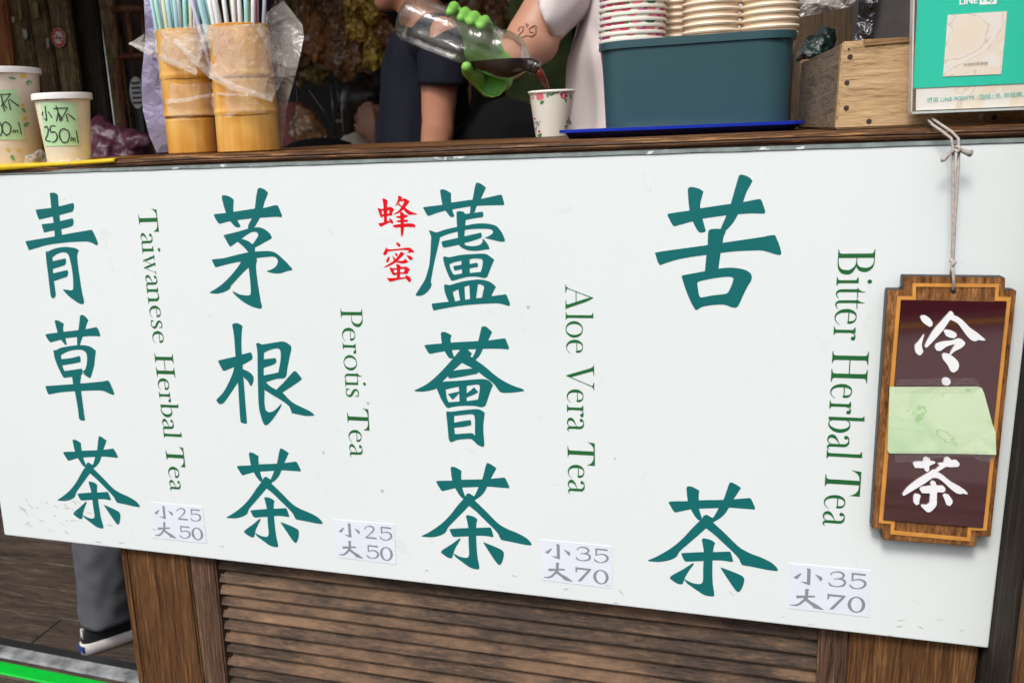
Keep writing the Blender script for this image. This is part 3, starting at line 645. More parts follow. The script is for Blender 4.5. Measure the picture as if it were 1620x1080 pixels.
L_['a'] = (200, [[ellipse(36, 225, 24, 24)], st_((26, 238, 16), (45, 255, 15), (78, 261, 14), (114, 253, 26), (138, 224, 36), (143, 180, 37), (143, 60, 37), (150, 26, 32), (168, 7, 18), (188, 12, 9), (200, 32, 6)),
                 st_((128, 152, 7), (88, 130, 13), (50, 104, 28), (24, 66, 44), (30, 30, 34), (56, 9, 20), (88, 6, 13), (116, 26, 9), (130, 52, 7))])
L_['o'] = (250, [[ellipse(125, 131, 125, 136, 36), ellipse(125, 131, 82, 124, 36)[::-1]]])
L_['n'] = (275, [stem(40, 82, v1=262, bl=40, br=26), pg((8, 250), (40, 232), (82, 232), (82, 264), (8, 258)), stem(190, 232, v1=190, bl=26, br=40), st_((80, 205, 7), (100, 238, 12), (135, 257, 16), (175, 252, 30), (205, 222, 40), (211, 185, 42))])
L_['w'] = (390, [st_((45, 250, 42), (118, 20, 38), (122, 4, 24)), st_((120, 4, 9), (200, 225, 9)), st_((180, 258, 40), (258, 20, 40), (262, 4, 24)), st_((260, 4, 9), (350, 254, 9)),
                 pg((0, 262), (0, 254), (22, 248), (100, 254), (100, 262)), pg((145, 262), (145, 254), (170, 248), (235, 254), (235, 262)), pg((315, 262), (315, 254), (345, 246), (390, 254), (390, 262))])
L_['s'] = (160, [st_((138, 182, 6), (132, 225, 10), (112, 252, 14), (72, 258, 20), (36, 236, 30), (28, 196, 36), (55, 158, 42), (105, 122, 44), (134, 82, 38), (125, 34, 28), (88, 7, 16), (45, 14, 13), (20, 50, 9), (12, 88, 6)), pg((134, 182), (140, 262), (132, 262), (122, 235)), pg((12, 90), (6, 0), (14, 0), (26, 28))])
def caption(letters, b0, b1, cap0, cap1, label):
    """letters: (char, first, last photo row); b0, b1: two baseline pixels; cap0, cap1: cap heights in pixels there"""
    shapes = []; P0, P1 = at(*b0), at(*b1)
    c0 = cap0 / scl(*b0, 0); c1 = cap1 / scl(*b1, 0)
    for ch, ya, yb in letters:
        w, parts = L_[ch]
        def bl(y):
            f = (y - b0[1]) / (b1[1] - b0[1]); return at(b0[0] + (b1[0] - b0[0]) * f, y)
        A, B = bl(ya), bl(yb); al = (B - A); f = ((A.z + B.z) / 2 - P0.z) / (P1.z - P0.z); cap = c0 + (c1 - c0) * f
        upv = Vector((1, 0, (P1 - P0).x / -(P1 - P0).z * 1.0 * 0)); 
        d = (P1 - P0).normalized(); upv = Vector((-d.z, 0, d.x))
        for prt in parts:
            shapes.append([[(lambda q: Vector((q.x, q.z)))(A + al * (p[0] / w) + upv * (p[1] / 435 * cap)) for p in lp] for lp in prt])
    o = flat('lettering', shapes, lambda u, v: Vector((u, -.0002, v)), M['green'], mb, lift=6e-6); o['label'] = label
def rows(y0, s, q): return [(c, y0 + a / s, y0 + b / s) for c, a, b in q]
caption([('B', 394.6, 434.1), ('i', 438, 451.8), ('t', 454, 471.6), ('t', 471.5, 488.3), ('e', 488.5, 513), ('r', 516.2, 537.9), ('H', 554.7, 604), ('e', 606.5, 629.3),
         ('r', 632.9, 653.9), ('b', 655.7, 682.8), ('a', 685.8, 709.9), ('l', 710.5, 722.5), ('T', 740.3, 781.2), ('e', 781.2, 803), ('a', 806.7, 829.9)],
        (1326, 400), (1301.5, 822), 52.6, 50.5, 'green words Bitter Herbal Tea running downwards')
caption(rows(440, 6, [('A', 60, 300), ('l', 322, 385), ('o', 405, 562), ('e', 582, 712), ('V', 815, 1055)]) + rows(570, 4.91, [('e', 222, 325), ('r', 340, 435), ('a', 440, 548), ('T', 622, 805), ('e', 805, 910), ('a', 920, 1030)]),
        (894.4, 460), (898.8, 775), 43.5, 41.8, 'green words Aloe Vera Tea running downwards')
caption(rows(480, 4.32, [('P', 35, 160), ('e', 165, 258), ('r', 265, 342), ('o', 350, 455), ('t', 465, 528), ('i', 520, 566), ('s', 575, 640), ('T', 708, 860), ('e', 860, 945), ('a', 955, 1045)]),
        (538.6, 490), (553.6, 720), 36.4, 35.5, 'green words Perotis Tea running downwards')
caption(rows(320, 4.5, [('T', 48, 213), ('a', 218, 310), ('i', 310, 366), ('w', 372, 515), ('a', 515, 603), ('n', 600, 722), ('e', 735, 822), ('s', 835, 900), ('e', 915, 1003)]) +
        rows(550, 4.5, [('H', 38, 208), ('e', 215, 302), ('r', 310, 385), ('b', 392, 490), ('a', 500, 590), ('l', 590, 632), ('T', 695, 840), ('e', 842, 925), ('a', 935, 1015)]),
        (218.6, 340), (269.3, 772), 34.2, 31.6, 'green words Taiwanese Herbal Tea running downwards')

# price stickers: printed once in the frame of the rightmost one, fitted to each sticker
XIAO = ["250,262 370,195 382,206 310,290 300,292", "462,118 480,120 525,130 512,385 500,388 430,365 355,325 420,335 460,338 470,150", "592,218 610,222 700,262 703,300 685,330 675,325"]
DA = ["288,550 580,553 588,580 440,584 295,597", "435,443 500,452 484,475 470,600 420,645 360,693 295,722 190,705 200,695 280,692 330,670 390,620 428,560", "425,590 465,600 520,645 620,700 715,775 690,778 560,750 535,715 430,635"]
D3 = [[(838, 222, 24), (868, 190, 16), (925, 178, 18), (1000, 192, 28), (1042, 228, 34), (1028, 264, 28), (980, 284, 18), (888, 291, 11)], [(888, 291, 11), (975, 292, 16), (1040, 314, 32), (1058, 350, 38), (1028, 394, 30), (940, 411, 16), (862, 400, 18), (825, 380, 28), (805, 345, 12)]]
D5 = ["1168,195 1390,218 1388,248 1200,224 1188,300 1160,330", [(1163, 322, 11), (1230, 303, 16), (1310, 306, 24), (1370, 345, 40), (1372, 388, 38), (1333, 425, 26), (1260, 445, 15), (1190, 435, 20), (1148, 408, 28), (1128, 378, 10)]]
D7 = ["780,522 1062,555 1060,575 860,770 800,768 1000,580 812,560 798,610 775,608"]
D0 = [(1228, 695, 138, 126, 86, 108)]
D2 = [[(820, 235, 22), (845, 205, 16), (905, 185, 18), (975, 195, 30), (1010, 228, 36), (990, 275, 30), (910, 335, 18), (830, 385, 12)], "822,372 1055,398 1050,428 812,402"]
def shp(lst, dx=0, dy=0, fx=1):
    out = []
    for q in lst:
        if isinstance(q, str): out.append([[Vector((p.x + dx, p.y + dy)) for p in PS(q)]])
        elif isinstance(q, tuple): cx, cy, a, b, c_, d_ = q; out.append([ellipse(cx + dx, cy + dy, a, b), ellipse(cx + dx, cy + dy, c_, d_)[::-1]])
        else: out.append([stroke([(a + dx, b + dy, w) for a, b, w in q])])
    return out
def sticker(cor, kind, label):
    """cor: TL TR BR BL photo pixels"""
    T = [Vector((188, 45)), Vector((1470, 170)), Vector((1440, 905)), Vector((150, 755))]
    W = [at(*c_) for c_ in cor]; W = [Vector((w.x, w.z)) for w in W]
    SB = [at(1230 + t.x / 10, 885 + t.y / 10) for t in T]; SB = [Vector((w.x, w.z)) for w in SB]
    o_, ex, ey = SB[0], SB[1] - SB[0], SB[3] - SB[0]
    det = ex.x * ey.y - ex.y * ey.x
    def fn(u, v, Y=-.0006):
        w = at(1230 + u / 10, 885 + v / 10); q = Vector((w.x, w.z)) - o_
        a = (q.x * ey.y - q.y * ey.x) / det; b = (ex.x * q.y - ex.y * q.x) / det
        p = W[0] * (1 - a) * (1 - b) + W[1] * a * (1 - b) + W[2] * a * b + W[3] * (1 - a) * b
        return Vector((p.x, Y, p.y))
    # the stickers are slightly lifted sheets
    pts = [Vector((a, b)) for a, b in ((0, 0), (1, 0), (1, 1), (0, 1))]
    bm = bmesh.new(); vs_ = [bm.verts.new((W[i].x, -.00045, W[i].y)) for i in range(4)]; f = bm.faces.new(vs_)
    ex2 = bmesh.ops.extrude_face_region(bm, geom=[f]); 
    for g in ex2['geom']:
        if isinstance(g, bmesh.types.BMVert): g.co.y = -.00008
    bmesh.ops.recalc_face_normals(bm, faces=bm.faces)
    s = bobj('price_sticker', bm, M['sticker'], mb); s['label'] = label
    sh = shp(XIAO + DA)
    if kind == '3570': sh += shp(D3 + D5 + D7 + D0)
    else: sh += shp(D2 + D5) + shp(D5, -330, 330) + shp(D0)
    flat('price_print', sh, lambda u, v: fn(u, v), M['grey_print'], s, lift=1e-5)
sticker([(1248.5, 890.5), (1377.5, 902), (1374.3, 975.5), (1245.5, 961)], '3570', 'price sticker at the foot of the right column')
sticker([(855.4, 852.9), (967.9, 863.5), (968.7, 930), (856.7, 916.7)], '3570', 'price sticker at the foot of the third column')
sticker([(529, 821), (624.2, 829), (627, 892.3), (533.8, 880.8)], '2550', 'price sticker at the foot of the second column')
sticker([(238.7, 793.8), (320.3, 801.3), (327.5, 859), (242.5, 850)], '2550', 'price sticker at the foot of the leftmost column')

# ---------------------------------------------------------------- hanging plaque
PQ = -.0165
hp = thing('hanging_plaque', 'brown wooden plaque with white characters and a pale green note taped across it', 'plaque', at(1490, 650, PQ))
OUT = [(1429.5, 437), (1590.5, 439), (1590, 458.5), (1608.5, 459.5), (1567.5, 848.5), (1546, 848), (1544.5, 864.5), (1395.7, 853), (1395, 837), (1379.5, 835), (1404.5, 458.5), (1428.8, 458.5)]
def w2(px, py, Y=PQ): w = at(px, py, Y); return Vector((w.x, w.z))
def prism(name, poly, y0, y1, mat, parent, bevel=0, holes=()):
    bm = bmesh.new(); f = bm.faces.new([bm.verts.new((p.x, y0, p.y)) for p in poly])
    r = bmesh.ops.extrude_face_region(bm, geom=[f])
    for g in r['geom']:
        if isinstance(g, bmesh.types.BMVert): g.co.y = y1
    bmesh.ops.recalc_face_normals(bm, faces=bm.faces)
    if bevel: bmesh.ops.bevel(bm, geom=[e for e in bm.edges if e.calc_face_angle(0) > .5], offset=bevel, segments=2, affect='EDGES')
    return bobj(name, bm, mat, parent)
poly = [w2(*p) for p in OUT]
prism('wooden_frame', poly, PQ, PQ + .0012, M['plaque_wood'], hp, .0005)
prism('dark_back', [p + (p - Vector((at(1490, 650, PQ).x, at(1490, 650, PQ).z))).normalized() * .0002 for p in poly], PQ + .0013, PQ + .0125, M['dark_edge'], hp, .0008)
IN_O = [(1443.5, 447.8), (1580.3, 449), (1579, 469), (1599, 470), (1560.5, 838.5), (1536, 837.5), (1535, 855.5), (1408.3, 844), (1409, 828), (1390, 826), (1419.3, 468.5), (1443, 468.5)]
IN_I = [(1449, 453.3), (1574.5, 454.3), (1573, 475.5), (1592.5, 476), (1555, 832.5), (1531, 832), (1529.5, 849.5), (1414.5, 838.5), (1415.3, 823), (1397, 821), (1424.8, 474), (1448.5, 474)]
def ring_flat(name, A, B, y, mat, parent, th=.0007):
    n = len(A); V = [Vector((p.x, y - th, p.y)) for p in A] + [Vector((p.x, y - th, p.y)) for p in B] + [Vector((p.x, y, p.y)) for p in A] + [Vector((p.x, y, p.y)) for p in B]; F = []
    for i in range(n):
        j = (i + 1) % n; F += [(i, j, n + j, n + i), (2 * n + i, 2 * n + j, j, i), (n + i, n + j, 3 * n + j, 3 * n + i)]
    o = mesh(name, V, F, mat, parent); bm = bmesh.new(); bm.from_mesh(o.data); bmesh.ops.recalc_face_normals(bm, faces=bm.faces); bm.to_mesh(o.data); bm.free(); return o
ring_flat('inlay_border', [w2(*p) for p in IN_O], [w2(*p) for p in IN_I], PQ - .0001, M['inlay'], hp)
pan = glossy('maroon_lacquer', (.055, .008, .012), .04, 1.0); pan.node_tree.nodes['Principled BSDF'].inputs['Coat IOR'].default_value = 2.2; pan.node_tree.nodes['Principled BSDF'].inputs['Specular IOR Level'].default_value = 1.0
_t = pan.node_tree; 
prism('lacquer_panel', [w2(*p) for p in [(1425.5, 473.5), (1591.5, 477), (1554, 833), (1396.5, 820.5)]], PQ - .0022, PQ - .0001, pan, hp, .0003)
hole = at(1508, 457, PQ)
def zg(x0, y0, s, txt): return [(x0, y0, s, txt)]
glyph('raised_character', zg(1395, 425, 5.4, "325,410 340,397 370,398 405,420 430,455 428,485 405,493 375,475 340,445|"
  "355,560 360,558 345,610 338,650 350,700 335,730 315,735 290,715 278,680 282,650 310,620|"
  "578,365 595,362 612,385 606,398 575,440 520,520 440,610 385,665 370,670 363,655 385,610 440,520 520,430|"
  "570,425 600,392 650,410 700,450 750,500 800,535 850,575 883,605 860,610 820,605 795,615 760,605 720,565 680,510 640,460 600,440|"
  "525,530 545,518 590,525 630,545 637,570 615,590 580,585 545,570|"
  "448,665 460,640 520,620 600,612 650,595 680,600 708,625 705,645 670,675 620,700 580,735 578,725 600,680 625,640 560,655 500,697 465,695|"
  "510,735 530,717 580,730 640,780 655,820 645,860 610,882 585,870 560,820 520,770"), M['white_letter'], hp, 'white raised upper character', PQ - .0022, .0016, 1.5)
flat('raised_dot', [[ellipse(1395 + 547 / 5.4, 425 + 960 / 5.4, 7, 6.2)]], lambda u, v: at(u, v, PQ - .0022), M['white_letter'], hp, .0016)
glyph('raised_character', zg(1365, 700, 6.351, "500,205 515,188 600,185 605,150 635,138 670,155 675,180 720,185 725,198 665,225 660,275 640,287 620,270 612,248 520,245|"
  "750,205 805,198 815,150 850,137 880,160 885,175 940,170 970,205 955,235 880,238 830,236 785,262 745,285 715,280 770,225|"
  "705,270 735,268 752,290 748,340 700,345 620,400 520,460 420,520 400,525 395,510 440,450 540,370 640,310|"
  "700,345 748,290 800,320 880,385 960,430 1020,470 1053,503 1040,510 1000,503 975,508 930,495 860,440 790,375 745,348|"
  "567,460 580,442 680,430 675,395 695,378 725,388 740,428 805,430 825,450 822,478 800,490 742,488 738,560 735,620 700,665 670,688 645,690 620,670 580,630 590,618 640,622 665,600 672,500 590,498|"
  "505,535 520,510 560,515 578,525 565,570 560,610 530,618 505,590|800,525 820,508 860,520 895,570 895,600 870,628 835,615 820,570"), M['white_letter'], hp, 'white raised lower character', PQ - .0022, .0016, 1.5)
# pale green note, stuck across the plaque, edge curling
m, t, p = nt('green_note_paper'); c = coords(t)
n = nd(t, 'ShaderNodeTexNoise', Scale=22, Detail=5, Distortion=1.5); t.links.new(c, n.inputs[0])
r = ramp(t, n.outputs[0], [(.3, (.40, .60, .36)), (.55, (.58, .72, .47)), (.8, (.63, .74, .55))])
n2 = nd(t, 'ShaderNodeTexNoise', Scale=16, Detail=7, Distortion=.8); t.links.new(c, n2.inputs[0])
r2 = ramp(t, n2.outputs[0], [(.385, (1, 1, 1)), (.40, (.55, .75, .5)), (.408, (1, 1, 1))])
mi = nd(t, 'ShaderNodeMix', data_type='RGBA', blend_type='MULTIPLY'); mi.inputs[0].default_value = 1; t.links.new(r.outputs[0], mi.inputs[6]); t.links.new(r2.outputs[0], mi.inputs[7])
t.links.new(mi.outputs[2], p.inputs['Base Color']); p.inputs['Roughness'].default_value = .4; p.inputs['Coat Weight'].default_value = .3; bump(t, p, n.outputs[0], .5, .002)
def sheet(name, poly, depth, mat, parent, step=8, amp=.001, seed=1, smooth=True, thick=0, freq=60):
    v, f = fill2d(poly, step, seed=seed); V = []
    for x, y in v:
        Y = depth(x, y) if callable(depth) else depth; w = at(x, y, Y); nz = noise.fractal(w * freq + Vector((seed * 3.1, 0, 0)), 1, 2, 3)
        V.append(at(x, y, Y + nz * amp))
    o = mesh(name, V, f, mat, parent, smooth)
    if thick: s_ = o.modifiers.new('t', 'SOLIDIFY'); s_.thickness = thick
    return o
NOTE = [(1407.5, 611.5), (1480, 611.5), (1545, 611), (1553, 613), (1557, 622), (1566, 655), (1570, 670), (1575, 683), (1576, 719), (1520, 717.5), (1460, 717), (1407, 716.5), (1404, 712)]
def note_d(x, y):
    d = PQ - .0043
    if x > 1540: d -= (x - 1540) ** 2 * .0000016
    return d
sheet('green_note', NOTE, note_d, m, hp, 12, .00025, 3, False, thick=.0001, freq=40)
tape = film('clear_tape', (.70, .62, .62), .05, .1, .30, 45)
sheet('clear_tape', [(1420, 600), (1490, 598), (1535, 597), (1545, 600), (1552, 613), (1540, 622), (1415, 621)], PQ - .0050, tape, hp, 9, .0005, 5)
sheet('clear_tape', [(1415, 712), (1570, 713), (1577, 722), (1572, 730), (1550, 730), (1540, 722), (1505, 722), (1440, 731), (1416, 731)], PQ - .0050, tape, hp, 9, .0005, 8)
# cord: two strands from a nail in the crate over the counter's edge to a hole in the plaque
cordm = plain('grey_twine', (.42, .37, .33), .9, .3, 300, bmp=.8, bdist=.0006)
def strand(pts, r=.0011, n=7):
    out = []
    for i, q in enumerate(pts): out.append(Vector(q))
    return out, r
nail_c = at(1469, 192, -.004)
c1 = [at(1467, 189, .012), at(1476, 198, -.010), at(1492, 209, -.014), at(1505, 219, -.0165), at(1508, 240, -.018), at(1507.5, 300, -.020), at(1508, 360, -.022), at(1506, 420, -.0200), at(1507, 436, -.0205)]
c2 = [at(1473, 187, .010), at(1488, 197, -.010), at(1505, 208, -.014), at(1516, 219, -.0165), at(1517, 240, -.0185), at(1514, 300, -.0205), at(1510, 360, -.0225), at(1507.5, 415, -.0200), at(1507.5, 436, -.0205)]
c3 = [at(1506, 412, -.0205), at(1508.5, 437, -.0215), at(1509, 450, -.0210), at(1508, 459, PQ - .001), at(1508, 460, PQ + .006)]
c4 = [at(1507, 414, -.024), at(1504.5, 430, -.018), at(1504, 445, -.010)]
k1 = [at(1515, 234, -.0205), at(1508, 238, -.021), at(1500, 245, -.0205), at(1494, 252, -.020), at(1489, 253, -.019)]
k2 = [at(1513, 236, -.0205), at(1521, 238, -.021), at(1529, 241, -.021), at(1536, 243, -.020)]
kn = [at(1511, 233, -.021), at(1516, 232, -.0235), at(1519, 236, -.0235), at(1515, 240, -.0235), at(1511, 237, -.022)]
kn2 = [at(1504, 411, -.0200), at(1507, 413, -.0215), at(1510, 416, -.0210), at(1506, 420, -.0215)]
cord = tubes('hanging_cord', [(c1, .0011), (c2, .0011), (c3, .0012), (c4, .0011), (k1, [.0014, .0014, .0016, .0018, .0022]), (k2, [.0014, .0018, .0022, .003]), (kn, .0015), (kn2, .0017)], cordm, hp)
cord['label'] = 'knotted grey cord'
tubes('cord_hole', [([at(1508, 459, PQ - .0006), at(1508, 459, PQ - .0001)], .0022)], M['dark_edge'], hp, 14)

# ---------------------------------------------------------------- things on the counter, right to left
# wooden crate
cr = thing('wooden_crate', 'rough pale wooden crate with round nail heads behind the payment sign', 'crate', at(1400, 200, .05))
a0, a1 = at(1333, 66, .03), at(1322, 204, .03); zt = a0.z; cx1 = .44
vb = lambda nm, P, mt: None
def quad_solid(name, P, mat, parent, bevel=.0015):
    "8 corners: front 4 (ccw from bottom left), back 4"
    bm = bmesh.new(); v = [bm.verts.new(q) for q in P]
    for f in ((0, 1, 2, 3), (7, 6, 5, 4), (0, 4, 5, 1), (1, 5, 6, 2), (2, 6, 7, 3), (3, 7, 4, 0)): bm.faces.new([v[i] for i in f])
    bmesh.ops.recalc_face_normals(bm, faces=bm.faces)
    if bevel: bmesh.ops.bevel(bm, geom=bm.edges[:], offset=bevel, segments=2, affect='EDGES')
    return bobj(name, bm, mat, parent)
fx0, fx1 = a1.x, .294; ty = .012
tz = a0.z; tr = at(1447, 58, .03).z; slope = (tr - tz) / (at(1447, 58, .03).x - a0.x)
quad_solid('front_board', [(fx0, .03, CZ + .001), (fx1, .03, CZ + .001), (fx1, .03, tz + slope * (fx1 - a0.x) * .2), (a0.x, .03, tz), (fx0, .042, CZ + .001), (fx1, .042, CZ + .001), (fx1, .042, tz), (a0.x, .042, tz)], M['crate_wood'], cr)
sb = at(1268, 97, .26); dx = sb.x - a0.x
quad_solid('side_board', [(fx0 + .0005, .0425, CZ + .001), (fx0 + .012, .0425, CZ + .001), (fx0 + .012, .0425, tz - .001), (a0.x + .0005, .0425, tz - .001),
                          (fx0 + dx, .26, CZ + .001), (fx0 + dx + .012, .26, CZ + .001), (a0.x + dx + .012, .26, tz - .003), (a0.x + dx, .26, tz - .003)], M['crate_side'], cr)
quad_solid('back_board', [(fx0 + dx, .261, CZ + .001), (fx1, .261, CZ + .001), (fx1, .261, tz), (fx0 + dx, .261, tz), (fx0 + dx, .273, CZ + .001), (fx1, .273, CZ + .001), (fx1, .273, tz), (fx0 + dx, .273, tz)], M['crate_wood'], cr)
chip = quad_solid('chipped_rail', [tuple(at(1367, 74, .0285)), tuple(at(1455, 66, .0285)), tuple(at(1455, 58, .0285)), tuple(at(1366, 62.5, .0285)), tuple(at(1367, 74, .0285) + Vector((0, .004, 0))), tuple(at(1455, 66, .0285) + Vector((0, .004, 0))), tuple(at(1455, 58, .0285) + Vector((0, .004, 0))), tuple(at(1366, 62.5, .0285) + Vector((0, .004, 0)))],
                  wood('rail_wood', (.12, .06, .025), (.32, .18, .08), (.52, .33, .16), 'X', 4, .7, .9, 12), cr, .0008)
nm = plain('rusty_nail', (.035, .02, .018), .6, .4, 400)
for q in ((1345, 90), (1340, 131), (1339, 171), (1375, 192), (1573, 186), (1343, 78)):
    r_ = .0022 if q != (1343, 78) else .0008; w = at(*q, .0294)
    bm = bmesh.new(); bmesh.ops.create_cone(bm, cap_ends=True, segments=16, radius1=r_, radius2=r_ * .7, depth=.0012, matrix=Matrix.Translation(w) @ Matrix.Rotation(R(90), 4, 'X')); bobj('nail', bm, nm, cr, True, 40)
sheet('torn_paper', [(1549, 180), (1558, 180), (1556, 186), (1553, 192), (1549, 187)], .028, plain('paper_scrap', (.62, .60, .56), .7), cr, 3, .0004, thick=.0005)
# payment sign in an acrylic stand
pay = thing('payment_sign', 'green mobile payment sign in a clear acrylic stand leaning on the crate', 'sign', at(1445, 178, .004))
marb = nt('stained_cream_paper'); m_, t_, p_ = marb; c = coords(t_)
n = nd(t_, 'ShaderNodeTexNoise', Scale=18, Detail=5, Distortion=1.6); t_.links.new(c, n.inputs[0])
r = ramp(t_, n.outputs[0], [(.38, (.74, .70, .65)), (.47, (.73, .68, .61)), (.485, (.62, .47, .34)), (.495, (.73, .67, .58)), (.60, (.74, .62, .47)), (.64, (.74, .70, .64))])
t_.links.new(r.outputs[0], p_.inputs['Base Color']); p_.inputs['Roughness'].default_value = .3
green = glossy('payment_green', (.0, .53, .36), .22, .6)
ink = plain('pale_teal_print', (.16, .50, .42), .5, .05); wht = plain('white_print', (.85, .87, .86), .4, .02); gry = plain('grey_print_small', (.25, .24, .24), .5)
YS = .006
def pslab(name, pts, Y, th, mat, parent): return prism(name, [w2(x, y, Y) for x, y in pts], Y, Y + th, mat, parent)
pslab('paper_insert', [(1452, -60), (1650, -70), (1643, 167.5), (1449, 175)], YS, .0006, m_, pay)
pslab('green_card', [(1455, -60), (1650, -70), (1644, 131), (1444.5, 140)], YS - .0008, .0005, green, pay)
pslab('cream_square', [(1499.3, 24), (1593.3, 18), (1584.2, 117.5), (1492, 121.5)], YS - .0014, .0003, m_, pay)
def text(name, body, px, py, size_px, Y, mat, parent, rz=0, bold=0, sx=1):
    cu = bpy.data.curves.new(name, 'FONT'); cu.body = body; cu.size = 1; cu.offset = bold; cu.extrude = 0
    o = bpy.data.objects.new(name, cu); w = at(px, py, Y); s = size_px / scl(px, py, Y)
    C.objects.link(o); bpy.context.view_layer.update(); me = bpy.data.meshes.new_from_object(o.evaluated_get(bpy.context.evaluated_depsgraph_get())); bpy.data.objects.remove(o)
    T = Matrix.Translation(w) @ Matrix.Rotation(R(90), 4, 'X') @ Matrix.Rotation(rz, 4, 'Z') @ Matrix.Diagonal((s * sx, s, s, 1)); me.transform(T)
    me.materials.clear(); me.materials.append(mat); return link(bpy.data.objects.new(name, me), parent)
text('sign_lettering', 'LINE', 1517, 7.8, 13.0, YS - .0012, wht, pay, R(1), .03, .98)
pslab('pay_patch', [(1550.5, -8), (1578, -9), (1576.5, 6.5), (1549.5, 8)], YS - .0011, .0002, wht, pay)
text('sign_lettering', 'Pay', 1552.5, 3.2, 12.5, YS - .0014, green, pay, R(1), .02, 1.1)
text('sign_lettering', '地道和青草號', 1524, 105, 5.6, YS - .0017, gry, pay, R(1), .0)
text('sign_lettering', '可用 LINE POINTS 1點抵1元, 折抵無上限', 1466, 162, 8.2, YS - .0006, ink, pay, R(1.3), .012)
acr, ta, pa = nt('clear_acrylic'); pa.inputs['Base Color'].default_value = (.95, .97, .96, 1); pa.inputs['Alpha'].default_value = .02; pa.inputs['Roughness'].default_value = .04; pa.inputs['Specular IOR Level'].default_value = .8
pslab('acrylic_front', [(1446.5, -60), (1658, -72), (1650, 171), (1441.5, 179)], YS - .0035, .0012, acr, pay)
pslab('acrylic_edge', [(1441.5, 177), (1650, 169), (1650, 172.5), (1441.5, 180.5)], YS - .0040, .010, plain('acrylic_edge', (.50, .55, .53), .15, .1), pay)
pslab('acrylic_edge', [(1446, -60), (1448.4, -60), (1443, 179), (1441, 179)], YS - .0040, .010, plain('acrylic_edge_side', (.62, .58, .54), .15, .2), pay)

# dark things behind the crate
bk = thing('cardboard_box', 'dark purple-grey box standing behind the wooden crate', 'box', at(1410, 60, .31))
quad_solid('body', [tuple(at(*q, .295)) for q in ((1377, 75), (1470, 68), (1474, -70), (1384, -70))] + [tuple(at(*q, .295) + Vector((0, .12, 0))) for q in ((1377, 75), (1470, 68), (1474, -70), (1384, -70))], plain('purple_grey_card', (.05, .042, .045), .7, .2, 60), bk, .002)
bgm = film('black_bin_liner', (.012, .012, .014), .93, .18, .07, 30)
bb = sheet('black_bag', [(1350, 80), (1357, 30), (1362, -40), (1400, -40), (1384, 20), (1378, 75)], .285, bgm, None, 7, .012, 4, False, freq=25); tag(bb, 'shiny black plastic bag squeezed beside the dark box', 'plastic bag')
gb = sheet('grey_bag', [(1255, -30), (1362, -30), (1352, 10), (1330, 14), (1300, 22), (1268, 27), (1258, 20)], .33, film('grey_film', (.42, .38, .36), .75, .2, .25, 25), None, 7, .022, 6, False, freq=30); tag(gb, 'crumpled grey plastic bag right of the cup stacks', 'plastic bag')
gc = blob('green_bundle', [('e', at(1292, 74, .36), (.018, .02, .012)), ('e', at(1306, 62, .38), (.012, .015, .014), 0, .4), ('e', at(1280, 88, .35), (.014, .02, .01))], film('dark_green_film', (.004, .022, .020), .95, .3, .05, 40), None, .002, 2, lambda q: noise.fractal(q * 90, 1, 2, 3), .004)
tag(gc, 'dark green plastic bundle between the teal bin and crate', 'bundle')
box('counter_shelf_back', at(1255, 100, .62).x, at(1352, 100, .62).x, .62, .64, 1.0, 1.9, wood('brown_back_board', (.02, .012, .006), (.055, .033, .016), (.09, .055, .027), 'Z', 1.5, .7), None)
tag(bpy.data.objects['counter_shelf_back'], 'brown upright board behind the counter between bin and crate', 'board'); bpy.data.objects['counter_shelf_back'].name = 'brown_board'

# blue tray
YT = .10
tray = thing('blue_tray', 'shallow royal blue plastic tray under the teal bin', 'tray', at(1085, 205, .2))
blue = glossy('blue_plastic', (.003, .022, .36), .3, .1)
tl, tr_ = at(885, 209, YT), at(1284, 187, YT); bl_, br_ = at(900, 218, YT + .01), at(1262, 204, YT + .01)
def rrect(x0, x1, y0, y1, r, n=6):
    out = []
    for cx_, cy_, a in ((x1 - r, y0 + r, -90), (x1 - r, y1 - r, 0), (x0 + r, y1 - r, 90), (x0 + r, y0 + r, 180)):
        for k in range(n + 1): an = R(a + 90 * k / n); out.append((cx_ + r * math.cos(an), cy_ + r * math.sin(an)))
    return out
def loftrings(name, rings, mat, parent, cap0=True, cap1=False, yaw=0, piv=(0, 0)):
    bm = bmesh.new(); rr = []
    cs, sn = math.cos(yaw), math.sin(yaw)
    for ring, z, sl in rings:
        q = []
        for x, y in ring:
            X_, Y_ = x - piv[0], y - piv[1]; q.append(bm.verts.new((piv[0] + X_ * cs - Y_ * sn, piv[1] + X_ * sn + Y_ * cs, z + sl * X_)))
        rr.append(q)
    for a, b in zip(rr, rr[1:]):
        for i in range(len(a)): j = (i + 1) % len(a); bm.faces.new((a[i], a[j], b[j], b[i]))
    if cap0: bm.faces.new(rr[0][::-1])
    if cap1: bm.faces.new(rr[-1])
    return bobj(name, bm, mat, parent, True, 40)
tz_ = CZ + .0005; ym = .17; yaw = R(-2.2)
tz2 = (tl.z + tr_.z) / 2
loftrings('tray_body', [(rrect(bl_.x, br_.x, YT + .012, .30, .02), tz_, 0), (rrect(tl.x + .006, tr_.x - .004, YT + .003, .31, .02), tz2 - .0035, 0), (rrect(tl.x, tr_.x, YT, .313, .02), tz2 - .003, 0), (rrect(tl.x, tr_.x, YT, .313, .02), tz2, 0),
                        (rrect(tl.x + .007, tr_.x - .007, YT + .006, .306, .02), tz2 - .001, 0), (rrect(bl_.x + .006, br_.x - .006, YT + .016, .296, .02), tz_ + .002, 0)], blue, tray, True, True, yaw, ((tl.x + tr_.x) / 2, .2))
